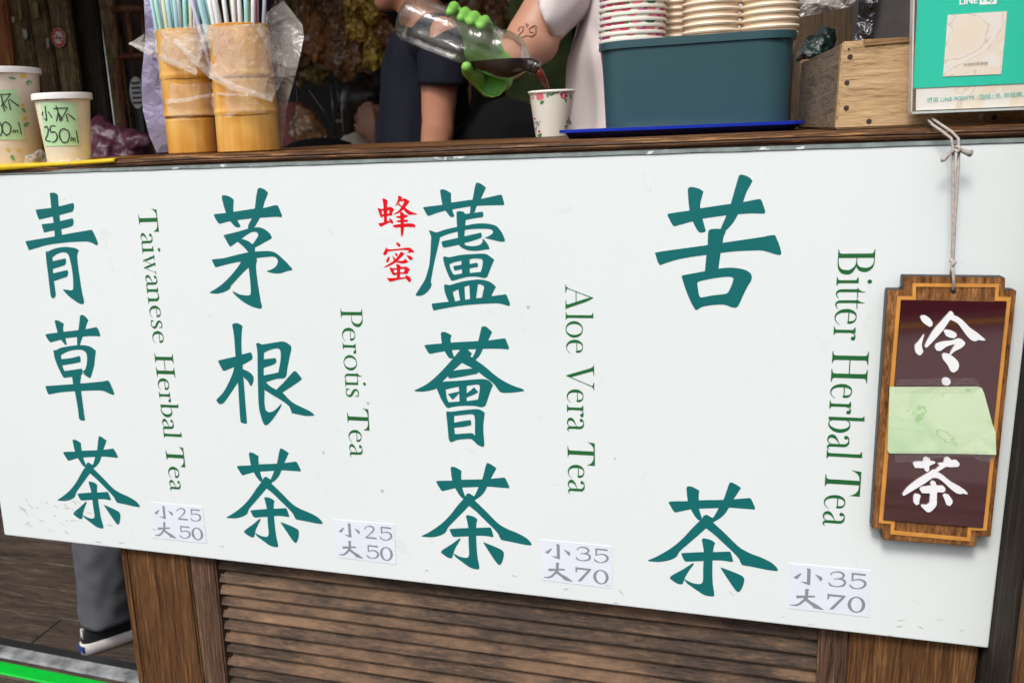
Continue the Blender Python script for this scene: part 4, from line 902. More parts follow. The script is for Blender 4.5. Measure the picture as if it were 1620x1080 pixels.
# teal bin, rounded and tapering to its foot
YB = .14
B0, B1, B2, B3 = at(945, 69, YB), at(1270, 41, YB), at(957, 203, YB), at(1256, 188, YB)
binm = plain('teal_plastic', (.030, .080, .092), .36, .04, 20, bmp=.05)
bn = thing('teal_bin', 'dark teal plastic bin holding stacks of paper cups', 'bin', ((B0.x + B1.x) / 2, .20, tz_ + .004))
zt0 = (B0.z + B1.z) / 2; zb0 = (B2.z + B3.z) / 2 - .001; W0 = (B0.x, B1.x); W1 = (B2.x, B3.x); slp = 0.012; yb = R(-2.6)
YD = .135
loftrings('bin_body', [(rrect(W1[0], W1[1], YB + .006, YB + YD - .008, .026, 8), zb0, 0), (rrect(W0[0] + .003, W0[1] - .003, YB + .002, YB + YD - .002, .034, 8), zt0 - .008, 0), (rrect(W0[0], W0[1], YB, YB + YD, .035, 8), zt0 - .0078, 0), (rrect(W0[0], W0[1], YB, YB + YD, .035, 8), zt0 - .0006, 0), (rrect(W0[0] + .0006, W0[1] - .0006, YB + .0006, YB + YD - .0006, .035, 8), zt0, 0),
                       (rrect(W0[0] + .004, W0[1] - .004, YB + .004, YB + YD - .004, .032, 8), zt0, 0), (rrect(W0[0] + .006, W0[1] - .006, YB + .006, YB + YD - .006, .032, 8), zt0 - .008, 0), (rrect(W1[0] + .003, W1[1] - .003, YB + .009, YB + YD - .011, .024, 8), zb0 + .003, 0)], binm, bn, True, True, yb, ((W0[0] + W0[1]) / 2, YB + YD / 2))

# paper cups in stacks
def cup_prof(r0, r1, h, rim=.0018):
    return [(r0 - .001, .004), (r0, 0), (r1, h - .002)], [(r1 - .0003, h - .0015), (r1 + rim * .8, h - .0022), (r1 + rim * 1.25, h - .0005), (r1 + rim * .9, h + .0012), (r1, h + .0015), (r1 - .0008, h), (r0 - .001, .006)]
def floral(name, base, scale=(26, 240), dens=.5):
    m, t, p = nt(name); tc = t.nodes.new('ShaderNodeTexCoord'); mp = t.nodes.new('ShaderNodeMapping'); mp.inputs['Scale'].default_value = (scale[0], scale[1], 1); t.links.new(tc.outputs['UV'], mp.inputs[0])
    v = nd(t, 'ShaderNodeTexVoronoi', Scale=1, Randomness=.9); t.links.new(mp.outputs[0], v.inputs[0])
    sp = t.nodes.new('ShaderNodeSeparateColor'); t.links.new(v.outputs['Color'], sp.inputs[0])
    r = ramp(t, sp.outputs[0], [(0, (.50, .03, .10)), (.2, (.72, .08, .12)), (.38, (.85, .25, .30)), (.52, (.10, .28, .08)), (.66, (.04, .20, .12)), (.8, (.30, .42, .10)), (.9, (.55, .06, .30))]); r.color_ramp.interpolation = 'CONSTANT'
    a = nd(t, 'ShaderNodeMath', operation='LESS_THAN'); t.links.new(v.outputs['Distance'], a.inputs[0]); a.inputs[1].default_value = dens
    mi = nd(t, 'ShaderNodeMix', data_type='RGBA'); t.links.new(a.outputs[0], mi.inputs[0]); mi.inputs[6].default_value = (*base, 1); t.links.new(r.outputs[0], mi.inputs[7])
    t.links.new(mi.outputs[2], p.inputs['Base Color']); p.inputs['Roughness'].default_value = .45; return m
cream = plain('cream_paper_cup', (.80, .62, .44), .5, .05, 30, bmp=.03); creamrim = plain('cream_cup_rim', (.83, .70, .54), .4, .04, 30, bmp=.03)
flor = floral('floral_printed_cup', (.80, .76, .66), (17, 170), .60)
BIN_YAW = yb
def stack(px, Yc, rad_px, n, mat, rimm, pitch, ztop_px, name_fmt, group, parent=None, rim=.0018, yaw0=0):
    c_ = at(px, 60, Yc); s = scl(px, 60, Yc); r1 = rad_px / s - rim * 1.25; r0 = r1 * .70; h = r1 * 2.05
    z0 = at(px, ztop_px, Yc).z
    proto = None
    for k in range(n):
        z = z0 + (k - 2) * pitch - h + .0005
        lab = name_fmt(k)
        if proto is None:
            t = thing('paper_cup', lab, 'paper cup', (c_.x, Yc, z), group)
            body, rm = cup_prof(r0, r1, h, rim)
            b_ = lathe('cup_wall', body, mat, t, 48, (c_.x, Yc, z), True); q = lathe('cup_rim', rm, rimm, t, 48, (c_.x, Yc, z))
            b_.data.transform(Matrix.Translation((-c_.x, -Yc, -z))); q.data.transform(Matrix.Translation((-c_.x, -Yc, -z)))
            for o in (b_, q): o.matrix_parent_inverse = Matrix()
            proto = (t, b_, q)
        else:
            t = proto[0].copy(); C.objects.link(t); t['label'] = lab
            for o in proto[1:]:
                d = o.copy(); C.objects.link(d); d.parent = t; d.matrix_parent_inverse = Matrix()
        t.location = (c_.x + rnd.uniform(-.0003, .0003), Yc + rnd.uniform(-.0003, .0003), z); t.rotation_euler = (rnd.uniform(-.008, .008), rnd.uniform(-.008, .008), yaw0 + k * 2.1)
ordn = ['lowest', 'second lowest', 'third lowest', 'fourth lowest', 'fifth', 'sixth', 'seventh', 'eighth', 'ninth', 'tenth', 'eleventh', 'topmost']
def lf(desc, n):
    def f(k):
        if k < 2: return f'{desc}, {"deepest" if k == 0 else "second deepest"} one below the bin rim'
        if k == n - 1: return f'{desc}, topmost cup of the stack'
        return f'{desc}, {ordn[min(k - 2, 10)]} rim above the bin'
    return f
# four stacks: (px centre, Y, rim half-width px, pitch)
stack(1000, YB + .062, 52, 11, flor, plain('floral_cup_rim', (.80, .77, .68), .4, .03, 30, bmp=0), .0066, 56, lf('rose-printed paper cup in the leftmost stack', 11), 'rose printed paper cups', rim=.0013)
stack(1216, YB + .060, 44.5, 10, cream, creamrim, .0071, 34, lf('cream paper cup in the rightmost stack', 10), 'cream paper cups of the right stack')
stack(1124, YB + .060, 44, 10, cream, creamrim, .0073, 41, lf('cream paper cup in the middle stack', 10), 'cream paper cups of the middle stack')
stack(1068, YB + .110, 42, 10, cream, creamrim, .0073, 50, lf('cream paper cup in the half hidden stack behind', 10), 'cream paper cups of the rear stack')

# poured cup
YC = .42
def decal(name, cup, shapes, mat, parent, eps=.0003):
    "flat print bent round a tapering cup; shapes in photo pixels on the cup's front"
    cx_, Yc, z0, h, r0, r1 = cup; V, F = [], []
    for si, poly in enumerate(shapes):
        v, f = fill2d([tuple(q) for q in poly], 5, seed=si + 1); b = len(V)
        for x, y in v:
            w = at(x, y, Yc - (r0 + r1) / 2 * .9); f_ = min(1, max(0, (w.z - z0) / h)); r = r0 + (r1 - r0) * f_ + eps + si * 1e-5
            # follow the sight line to the cup's wall
            d = (w - CAM).normalized(); A = d.x ** 2 + d.y ** 2; o_ = CAM - Vector((cx_, Yc, 0)); Bq = o_.x * d.x + o_.y * d.y; Cq = o_.x ** 2 + o_.y ** 2 - r * r; D = Bq * Bq - A * Cq
            if D < 0: D = 0
            s_ = (-Bq - math.sqrt(D)) / A; V.append(CAM + d * s_)
        F += [tuple(i + b for i in q) for q in f]
    o = mesh(name, V, F, mat, parent, True); bm = bmesh.new(); bm.from_mesh(o.data)
    for fc in bm.faces:
        fc.normal_update()
        if fc.normal.dot(fc.calc_center_median() - Vector((cx_, Yc, fc.calc_center_median().z))) < 0: fc.normal_flip()
    bm.to_mesh(o.data); bm.free(); return o
pcx = at(873, 145, YC).x; s = scl(873, 145, YC); r1 = 37.5 / s - .002; zr = at(873, 145, YC).z; h = zr - CZ - .001; r0 = r1 * .72
pc = thing('paper_cup', 'floral paper cup being filled with dark tea beside the blue tray', 'paper cup', (pcx, YC, CZ + .001))
body, rm = cup_prof(r0, r1, h)
cupm = plain('white_paper_cup', (.74, .71, .63), .45, .03, 30, bmp=.02)
lathe('cup_wall', body, cupm, pc, 48, (pcx, YC, CZ + .001), True); lathe('cup_rim', rm, plain('white_cup_rim', (.80, .78, .70), .4, .02), pc, 48, (pcx, YC, CZ + .001))
cup = (pcx, YC, CZ, h, r0, r1)
def petals(cx_, cy_, r, n=7, seed=0):
    rr = random.Random(seed); return [(cx_ + math.cos(2 * math.pi * k / (n * 3)) * r * (1 + .18 * math.sin(n * 2 * math.pi * k / (n * 3)) + rr.uniform(-.08, .08)), cy_ + math.sin(2 * math.pi * k / (n * 3)) * r * .95) for k in range(n * 3)]
def leaf(cx_, cy_, L, W, a):
    out = []
    for k in range(10):
        t = 2 * math.pi * k / 10; x, y = math.cos(t) * L, math.sin(t) * W * (1 - .3 * math.cos(t)); out.append((cx_ + x * math.cos(a) - y * math.sin(a), cy_ + x * math.sin(a) + y * math.cos(a)))
    return out
pk = plain('pink_rose_print', (.72, .16, .20), .5, .35, 260, bmp=0); dr = plain('dark_rose_print', (.50, .03, .10), .5, .5, 260, bmp=0); lg = plain('green_leaf_print', (.07, .22, .06), .5, .4, 200, bmp=0); vl = plain('violet_print', (.13, .10, .30), .5, .4, 200, bmp=0)
decal('rose_print', cup, [petals(854, 153, 6.3, 6, 1)], pk, pc); decal('rose_print', cup, [petals(892, 151, 5.6, 6, 2), petals(841.2, 154, 3.2, 5, 3)], dr, pc)
decal('leaf_print', cup, [leaf(857.5, 162, 4, 2.6, -.7), leaf(895, 159, 4, 1.8, 1.4), leaf(870, 150, 5, 1.8, .2), leaf(876, 148.5, 4, 1.5, -.3), leaf(866, 152.5, 3, 1.3, .9), leaf(903, 153, 4.5, 1.5, 1.4),
     leaf(851, 196, 5, 1.2, 1.1), leaf(854, 214, 4, 2.6, -.7), leaf(898, 192, 4, 1.2, -1), leaf(896, 200, 3, 1.4, -.5), leaf(882, 147, 2, 1, .3)], lg, pc)['kind'] = 'stuff'
decal('berry_print', cup, [petals(853, 208, 1.9, 5, 4), petals(846, 188, 1.6, 5, 5), petals(854, 193, 1.1, 5, 6), petals(900, 187, 1.5, 5, 9)], dr, pc)['kind'] = 'stuff'
decal('bud_print', cup, [leaf(847, 200, 7, 2.3, 1.5), leaf(902, 194, 4, 2, 1.3)], vl, pc)

# bottle: axis from its foot (upper left) to its mouth (lower right)
foot, mouth = at(640, 26, .415), at(852, 108, .40)
ax = (mouth - foot); Lb = ax.length; ax.normalize(); rb = 36.5 / scl(740, 70, .41)
btl = thing('tea_bottle', 'clear plastic bottle tilted to pour dark tea into the floral cup', 'bottle', (foot + mouth) / 2)
plast, tp, pp = nt('clear_bottle_plastic')
for nn in list(tp.nodes): tp.nodes.remove(nn)
o_ = tp.nodes.new('ShaderNodeOutputMaterial'); mx = tp.nodes.new('ShaderNodeMixShader'); tr1 = tp.nodes.new('ShaderNodeBsdfTransparent'); tr1.inputs[0].default_value = (.93, .94, .93, 1)
gl = tp.nodes.new('ShaderNodeBsdfGlossy'); gl.inputs['Roughness'].default_value = .07; gl.inputs[0].default_value = (1, 1, 1, 1); fr = tp.nodes.new('ShaderNodeLayerWeight'); fr.inputs[0].default_value = .3
df = tp.nodes.new('ShaderNodeBsdfDiffuse'); df.inputs[0].default_value = (.62, .58, .50, 1); mx2 = tp.nodes.new('ShaderNodeMixShader'); mx2.inputs[0].default_value = .04
nz = nd(tp, 'ShaderNodeTexNoise', Scale=70, Detail=4, Distortion=1.5); tp.links.new(coords(tp), nz.inputs[0]); bp = nd(tp, 'ShaderNodeBump', Strength=.35, Distance=.002); tp.links.new(nz.outputs[0], bp.inputs['Height'])
tp.links.new(bp.outputs[0], gl.inputs['Normal']); tp.links.new(bp.outputs[0], fr.inputs['Normal'])
ma = nd(tp, 'ShaderNodeMath', operation='MULTIPLY_ADD'); tp.links.new(fr.outputs['Fresnel'], ma.inputs[0]); ma.inputs[1].default_value = .55; ma.inputs[2].default_value = .01; ma.use_clamp = True
tp.links.new(tr1.outputs[0], mx2.inputs[1]); tp.links.new(df.outputs[0], mx2.inputs[2]); tp.links.new(ma.outputs[0], mx.inputs[0]); tp.links.new(mx2.outputs[0], mx.inputs[1]); tp.links.new(gl.outputs[0], mx.inputs[2]); tp.links.new(mx.outputs[0], o_.inputs[0])
prof = []
def bp_(t, r): prof.append((r * rb, t * Lb))
for t_b, r_b in ((.0, .55), (.0, .80), (.015, .93), (.04, 1.0), (.07, .97), (.085, 1.0), (.105, .96), (.12, 1), (.14, .97), (.16, 1), (.46, .99), (.50, .95), (.52, .93), (.55, .99), (.60, 1.0), (.66, .985), (.68, .94), (.70, .97), (.74, .99), (.79, .96), (.83, .87), (.865, .70), (.89, .52), (.91, .37), (.93, .31), (.945, .31), (.95, .35), (.96, .35), (.965, .30), (.975, .34), (.985, .34), (.99, .31), (1.0, .31), (1.0, .27)): bp_(t_b, r_b)
q = Vector((0, 0, 1)).rotation_difference(ax); TM = Matrix.Translation(foot) @ q.to_matrix().to_4x4()
bmb = lathe_bm(prof, 60, (0, 0, 0), True, True, False)
for v in bmb.verts:                       # grip panels pressed into the lower half of the body
    tt = v.co.z / Lb
    if .17 < tt < .46:
        a = math.atan2(v.co.y, v.co.x); w_ = max(0, math.cos(6 * a)) ** .5 * min(1, (tt - .17) / .03, (.46 - tt) / .03); f_ = 1 - .17 * w_; v.co.x *= f_; v.co.y *= f_
bmb.transform(TM); bobj('bottle_shell', bmb, plast, btl, True, 60)
tea, tt_, pt = nt('dark_tea'); pt.inputs['Base Color'].default_value = (.018, .0035, .0025, 1); pt.inputs['Roughness'].default_value = .05; pt.inputs['Alpha'].default_value = .985
bml = lathe_bm([(r * .95, z) for r, z in prof if z > .40 * Lb][:-1], 48, (0, 0, 0), True, True, True); bml.transform(TM)
lv = at(780, 97, .41)
bmesh.ops.bisect_plane(bml, geom=bml.verts[:] + bml.edges[:] + bml.faces[:], plane_co=lv, plane_no=(.0, 0, 1), clear_outer=True)
bmesh.ops.holes_fill(bml, edges=[e for e in bml.edges if e.is_boundary], sides=0); bmesh.ops.recalc_face_normals(bml, faces=bml.faces)
bobj('tea_inside', bml, tea, btl, True, 40)
stm, ts, pst = nt('poured_tea'); pst.inputs['Base Color'].default_value = (.16, .025, .010, 1); pst.inputs['Roughness'].default_value = .05; pst.inputs['Alpha'].default_value = .86
sp_ = [mouth - ax * .004 + Vector((0, 0, -rb * .12)), at(853, 116, .40), at(858, 124, .405), at(863, 133, .41), at(867, 141, .415), at(870, 152, YC)]
ts_ = tube('tea_stream', sp_, [.0065, .0062, .0050, .0036, .0024, .0018], stm, None, 16); tag(ts_, 'thin red-brown stream of tea falling into the floral cup', 'tea')

# ---------------------------------------------------------------- left end of the counter
def yellow_mat():
    V, F = [], []; n = 40; x1 = at(184, 249, 0).x
    for i in range(n + 1):
        x = -1.0 + (x1 + 1.0) * i / n; u = i / n; drop = .0065 * max(0, 1 - u * .75) * (1 + .25 * math.sin(x * 40)) + .0012; yf = -.0030 - .0012 * math.sin(x * 31)
        z = CZ - sag(x) + .0010
        row = [(x, .10, z), (x, .004, z), (x, yf + .001, z - .0003), (x, yf, z - .0012), (x, yf - .0004, z - drop), (x, yf + .0006, z - drop)]
        V += row
        if i:
            for k in range(5): a = (i - 1) * 6 + k; F.append((a, a + 6, a + 7, a + 1))
    o = mesh('yellow_mat', V, F, plain('yellow_plastic', (.66, .44, .004), .35, .15, 60), None, True); m = o.modifiers.new('t', 'SOLIDIFY'); m.thickness = .0008; return o
mat_ = yellow_mat()
tag(mat_, 'thin bright yellow mat under the two lidded sample cups', 'mat')
bl2 = film('cling_film', (.8, .78, .75), .06, .12, .5, 60)
printed = None
def big_cup(cx_px, Yc, top, bot, rtop_px, rbot_px, label, matb, z_bot):
    c_ = at(cx_px, (top + bot) / 2, Yc); s = scl(cx_px, (top + bot) / 2, Yc); zt = at(cx_px, top, Yc).z; h = zt - z_bot; r1, r0 = rtop_px / s, rbot_px / s
    t = thing('sample_cup', label, 'paper cup', (c_.x, Yc, z_bot))
    lathe('cup_wall', [(r0 - .002, 0.003), (r0, 0), (r1, h - .006)], matb, t, 56, (c_.x, Yc, z_bot), True)
    lid = plain('white_lid', (.78, .76, .74), .4, .03)
    lathe('lid', [(r1 + .001, h - .0070), (r1 + .0030, h - .0070), (r1 + .0030, h - .0015), (r1 + .0026, h), (r1 - .002, h + .0002), (r1 - .006, h - .003), (0.0001, h - .003)], lid, t, 56, (c_.x, Yc, z_bot))
    return t, (c_.x, Yc, z_bot, h - .006, r0, r1)
mpap = plain('worn_pinkish_cup', (.74, .62, .50), .5, .12, 25, bmp=.2); mp2 = plain('worn_cream_cup', (.76, .68, .53), .5, .12, 25, bmp=.2)
lab_m = plain('green_label_paper', (.46, .70, .40), .5, .08, 20, bmp=.1); inkb = plain('black_marker', (.012, .012, .013), .6)
def strokes_px(x0, y0, s, lst): return [stroke([(x0 + a / s, y0 + b / s, w / s) for a, b, w in q], 4) for q in lst]
sc1, cd1 = big_cup(104, .035, 148, 258, 41.5, 33, 'small lidded paper cup marked 250ml on a green label', mp2, CZ - .0034)
decal('green_label', cd1, [[(63.3, 162.5), (119.5, 161.7), (127, 230), (71.7, 231.7)]], lab_m, sc1, .0006)
decal('marker_writing', cd1, strokes_px(0, 90, 6, [
 [(427, 465, 8), (432, 520, 9), (440, 600, 10), (425, 592, 8), (412, 578, 6)], [(403, 520, 8), (398, 560, 7)], [(455, 520, 9), (492, 578, 10)],
 [(508, 492, 9), (560, 488, 9), (645, 486, 9)], [(530, 465, 9), (548, 520, 10), (572, 610, 10)], [(552, 520, 8), (535, 608, 9)], [(565, 545, 8), (590, 600, 9)],
 [(638, 490, 10), (610, 545, 9), (575, 602, 9)], [(628, 545, 9), (642, 615, 10)], [(645, 540, 9), (712, 597, 11)],
 [(420, 672, 9), (440, 660, 10), (456, 690, 10), (448, 740, 9), (430, 782, 9), (450, 798, 9), (482, 802, 8)],
 [(522, 655, 9), (478, 660, 9), (480, 715, 10), (520, 712, 9), (542, 760, 11), (525, 798, 10), (495, 810, 9)],
 [(612, 682, 11), (575, 695, 10), (562, 750, 11), (588, 805, 11), (615, 815, 10)], [(608, 814, 10), (640, 805, 11), (658, 760, 11), (648, 705, 10), (606, 683, 10)],
 [(676, 802, 9), (678, 768, 8), (690, 775, 8), (694, 800, 8), (700, 772, 8), (712, 775, 8), (714, 805, 8)], [(724, 700, 9), (744, 818, 10)]]), inkb, sc1, .0011)
sc2, cd2 = big_cup(2, .050, 109.5, 262, 64, 53, 'tall lidded paper cup with a green label at the left edge', mpap, CZ - .0034)
decal('green_label', cd2, [[(-30, 141.7), (27.5, 141.7), (40, 221), (-30, 221.5)]], lab_m, sc2, .0006)
decal('marker_writing', cd2, strokes_px(0, 90, 6, [[(-40, 362, 9), (30, 358, 9), (105, 353, 10)], [(12, 360, 10), (25, 440, 10), (42, 518, 10)], [(98, 356, 10), (60, 410, 9), (10, 470, 9)], [(78, 410, 9), (100, 502, 11)], [(92, 405, 9), (178, 468, 12)], [(30, 440, 8), (66, 492, 9)],
  [(-5, 620, 11), (20, 680, 11), (5, 745, 11), (-40, 740, 10)], [(58, 615, 11), (25, 640, 10), (22, 700, 11), (62, 748, 11)], [(56, 748, 11), (98, 720, 11), (98, 650, 11), (50, 616, 10)],
  [(125, 722, 9), (127, 700, 8), (142, 702, 8), (146, 722, 8), (152, 700, 8), (168, 702, 8), (172, 722, 8)], [(174, 622, 10), (190, 670, 9), (203, 735, 10)]]), inkb, sc2, .0011)
decal('leaf_print', cd2, [leaf(46, 131, 5, 4, -.5), leaf(56, 120, 5, 3, .5), leaf(20, 124, 6, 2, .2), leaf(38, 175, 5, 2.4, 1), leaf(42, 197, 5, 3.5, -.6), leaf(20, 250, 5, 3, 1), leaf(47, 247, 4, 2, .4)], plain('faded_leaf_print', (.12, .34, .16), .5, .4, 200, bmp=0), sc2)['kind'] = 'stuff'
decal('flower_print', cd2, [petals(36, 167, 3, 5, 1), petals(40, 188, 3.4, 5, 2), petals(30, 238, 3.2, 5, 4), petals(13, 237, 3, 5, 5), petals(36, 120, 5, 5, 7)], plain('yellow_flower_print', (.70, .48, .10), .5, .2, 200, bmp=0), sc2)['kind'] = 'stuff'
wrap = sheet('cling_wrap', [(38, 262), (40, 246), (52, 243), (62, 234), (70, 240), (74, 252), (100, 254), (130, 250), (142, 252), (142, 257), (90, 262)], .0, bl2, None, 5, .010, 9, False, freq=60)
tag(wrap, 'crinkled clear film wrapped round the foot of the sample cups', 'plastic film')

# bamboo straw holders
def bamboo_mat():
    m, t, p = nt('varnished_bamboo'); c = coords(t, (90, 90, 5)); n = nd(t, 'ShaderNodeTexNoise', Scale=1.2, Detail=5, Roughness=.6); t.links.new(c, n.inputs[0])
    c2 = coords(t, (1, 1, 1)); n2 = nd(t, 'ShaderNodeTexNoise', Scale=14, Detail=3); t.links.new(c2, n2.inputs[0])
    a = nd(t, 'ShaderNodeMath', operation='MULTIPLY_ADD'); t.links.new(n2.outputs[0], a.inputs[0]); a.inputs[1].default_value = .6
    b = nd(t, 'ShaderNodeMath', operation='MULTIPLY'); t.links.new(n.outputs[0], b.inputs[0]); b.inputs[1].default_value = .45; t.links.new(b.outputs[0], a.inputs[2])
    r = ramp(t, a.outputs[0], [(.34, (.44, .165, .018)), (.5, (.61, .285, .045)), (.65, (.72, .42, .11))])
    t.links.new(r.outputs[0], p.inputs['Base Color']); p.inputs['Roughness'].default_value = .38; bump(t, p, n.outputs[0], .15, .001); return m
bam = bamboo_mat(); node_m = plain('bamboo_joint_line', (.20, .08, .015), .6)
def holder(cxb, cxt, Yc, top, bot, rb_px, rt_px, nodes, label):
    B_, T_ = at(cxb, bot - 3, Yc), at(cxt, top, Yc); s0, s1 = scl(cxb, bot, Yc), scl(cxt, top, Yc); z0 = CZ + .0005; h = T_.z - z0; r0, r1 = rb_px / s0, rt_px / s1
    t = thing('straw_holder', label, 'bamboo holder', (B_.x, Yc, z0)); pr = []
    zs = [0, .002, .004]; nz_ = [(at(cxb, n_, Yc - r0).z - z0) for n_ in nodes]
    K_ = 60
    for i in range(K_ + 1):
        z = h * i / K_; f_ = z / h; r = r0 + (r1 - r0) * f_
        for q in nz_: r += .0011 * math.exp(-((z - q - .0025) / .0035) ** 2) - .0022 * math.exp(-((z - q) / .0009) ** 2)
        if i == 0: pr.append((r - .0015, 0))
        pr.append((r, z if i else .0012))
    pr += [(pr[-1][0] - .0015, h + .0008), (r1 - .006, h + .0005), (r1 - .0065, h - .002), (r1 - .0065, .01), (.0001, .01)]
    bm = lathe_bm(pr, 56, (0, 0, 0), True, True)
    for v in bm.verts:
        f_ = v.co.z / h; a = math.atan2(v.co.y, v.co.x); k = 1 + .02 * math.sin(2 * a + 1) + noise.noise(Vector((math.cos(a) * 2, math.sin(a) * 2, v.co.z * 12))) * .012; v.co.x *= k; v.co.y *= k; v.co.x += (T_.x - B_.x) * f_
        v.co += Vector((B_.x, Yc, z0))
    bobj('bamboo_tube', bm, bam, t, True, 50)
    for q in nz_:
        f_ = q / h; r = r0 + (r1 - r0) * f_ - .0001; cc = Vector((B_.x + (T_.x - B_.x) * f_, Yc, z0 + q))
        ring = [cc + Vector((math.cos(2 * math.pi * k / 40) * r, math.sin(2 * math.pi * k / 40) * r, .0004 * math.sin(k * .9))) for k in range(41)]
        tube('joint_line', ring, .00035, node_m, t, 5)
    return t, (T_.x, Yc, T_.z, r1)
h1, m1 = holder(306, 290, .062, 50, 240, 38, 42, (123, 185), 'left bamboo tube filled with pastel straws')
h2, m2 = holder(395, 377, .050, 42, 244, 48.5, 47, (120, 181), 'right bamboo tube filled with pastel straws')
cols = {'pale blue': (.38, .62, .70), 'mint green': (.42, .68, .52), 'white': (.78, .78, .78), 'pale yellow': (.70, .68, .42), 'pale pink': (.78, .50, .52), 'lilac': (.56, .52, .68), 'wine red': (.40, .06, .12), 'pale turquoise': (.36, .70, .66)}
sm = {}
for k_, v_ in cols.items():
    m, t, p = nt('straw_' + k_.replace(' ', '_')); p.inputs['Base Color'].default_value = (*v_, 1); p.inputs['Roughness'].default_value = .28; p.inputs['Alpha'].default_value = .88; sm[k_] = m
CNT = 'zeroth second third fourth fifth sixth seventh eighth ninth tenth eleventh twelfth thirteenth fourteenth fifteenth sixteenth seventeenth eighteenth nineteenth twentieth twenty-first twenty-second twenty-third twenty-fourth twenty-fifth twenty-sixth'.split()
def straws(m_, seq, px0, px1, side, top_z):
    x0, Yc, z, r = m_; n = len(seq)
    for i, cn in enumerate(seq):
        f_ = (i + .5) / n; row = i % 3; off = (row - 1) * r * .42
        tx = at(px0 + (px1 - px0) * f_, 25, Yc).x; a = Vector((x0 + (f_ - .5) * 1.0 * r, Yc + off * .8, z - .11)); b = Vector((tx, Yc + off + rnd.uniform(-.004, .004), z + .01)); d = (b - a).normalized()
        e = a + d * ((top_z - a.z) / d.z + rnd.uniform(-.01, .01)); rr = rnd.choice((.0021, .0024, .0026))
        o = tube('drinking_straw', [a, b, e], rr, sm[cn], None, 10)
        
        nb = seq[i - 1] if i else None; na = seq[i + 1] if i + 1 < n else None
        lab = f'{cn} drinking straw in the {side} bamboo tube, ' + (f'leftmost of them' if nb is None else f'rightmost of them' if na is None else f'{CNT[i]} from the left')
        tag(o, lab, 'straw', f'{cn} straws in the {side} bamboo tube')
straws(m1, ['pale blue', 'pale blue', 'pale turquoise', 'mint green', 'pale blue', 'white', 'pale yellow', 'pale turquoise', 'pale turquoise', 'pale blue', 'white', 'pale turquoise', 'pale blue', 'pale turquoise', 'mint green', 'pale turquoise', 'pale turquoise', 'mint green', 'pale yellow', 'pale turquoise', 'pale yellow', 'lilac', 'white', 'lilac'], 250, 326, 'left', at(300, -55, .05).z)
straws(m2, ['lilac', 'pale blue', 'lilac', 'pale blue', 'pale turquoise', 'pale yellow', 'white', 'white', 'pale pink', 'white', 'white', 'pale pink', 'white', 'pale yellow', 'pale yellow', 'white', 'white', 'pale yellow', 'white', 'mint green', 'mint green', 'pale turquoise', 'wine red', 'white', 'white', 'lilac'], 318, 417, 'right', at(380, -55, .05).z)

# plastic bags drawn over the holders
bagm = film('milky_bag', (.80, .74, .68), .20, .16, .50, 26)
def over(x, y):
    "just in front of whichever tube the sight line meets"
    best = .085
    for c_, w_, Yc, rr in ((300, 46, .062, .030), (388, 52, .050, .034)):
        cx_ = c_ + (y - 140) * .08; u = (x - cx_) / w_
        if abs(u) < 1: best = min(best, Yc - rr * math.sqrt(1 - u * u) - .002)
        else: best = min(best, Yc - .0 + (abs(u) - 1) * .02)
    return best
bag = thing('plastic_bag', 'crumpled clear plastic bag draped over both bamboo tubes', 'plastic bag', at(350, 120, .02))
sheet('bag_front', [(203, 70), (228, 54), (250, 48), (285, 47), (300, 36), (322, 38), (345, 42), (380, 39), (415, 38), (432, 55), (447, 85), (451, 122), (436, 148), (430, 160), (418, 156), (371, 140), (330, 118), (312, 106), (310, 119), (262, 94), (228, 80)], lambda x, y: over(x, y) - .009 - (.012 if x < 245 else 0), bagm, bag, 15, .0055, 11, False, freq=14)
sheet('bag_front', [(272, 65), (300, 58), (322, 48), (332, 60), (314, 102), (300, 90), (284, 76)], lambda x, y: over(x, y) - .016, bagm, bag, 12, .003, 13, False, freq=18)
sheet('bag_band', [(262, 130), (290, 134), (330, 131), (366, 137), (400, 152), (420, 172), (418, 180), (380, 176), (362, 187), (330, 182), (295, 184), (262, 185), (260, 160)], lambda x, y: over(x, y) - .005, film('tight_clear_wrap', (.85, .78, .68), .07, .12, .50, 34), bag, 10, .003, 12, False, freq=26)
foldm = film('bag_fold_edge', (.86, .80, .74), .24, .14, .4, 30)
sheet('bag_fold', [(203, 69), (207, 66), (262, 89), (300, 105), (313, 112), (310, 120), (258, 97), (228, 84)], lambda x, y: over(x, y) - .013 - (.012 if x < 245 else 0), foldm, bag, 9, .002, 31, False, freq=20)
sheet('bag_fold', [(273, 61), (281, 63), (316, 96), (345, 118), (371, 132), (431, 154), (431, 162), (418, 158), (365, 142), (330, 123), (300, 95)], lambda x, y: over(x, y) - .020, foldm, bag, 9, .002, 32, False, freq=20)
sheet('bag_fold', [(318, 52), (325, 54), (320, 80), (314, 104), (308, 102), (313, 78)], lambda x, y: over(x, y) - .022, foldm, bag, 9, .002, 33, False, freq=20)
sheet('bag_fold', [(405, 44), (412, 44), (434, 74), (443, 108), (438, 112), (425, 82)], lambda x, y: over(x, y) - .020, foldm, bag, 9, .002, 34, False, freq=20)
sheet('bag_fold', [(262, 158), (300, 154), (345, 146), (392, 150), (392, 153), (345, 151), (300, 160), (262, 165)], lambda x, y: over(x, y) - .010, foldm, bag, 9, .0015, 35, False, freq=20)
sheet('bag_rear', [(416, 25), (432, 12), (449, 2), (460, 16), (478, 38), (481, 58), (471, 105), (452, 175), (450, 215), (444, 242), (438, 200), (436, 150), (440, 100), (425, 60)], lambda x, y: .075, film('grey_clear_bag', (.46, .43, .39), .42, .2, .35, 16), bag, 14, .014, 15, False, freq=13)
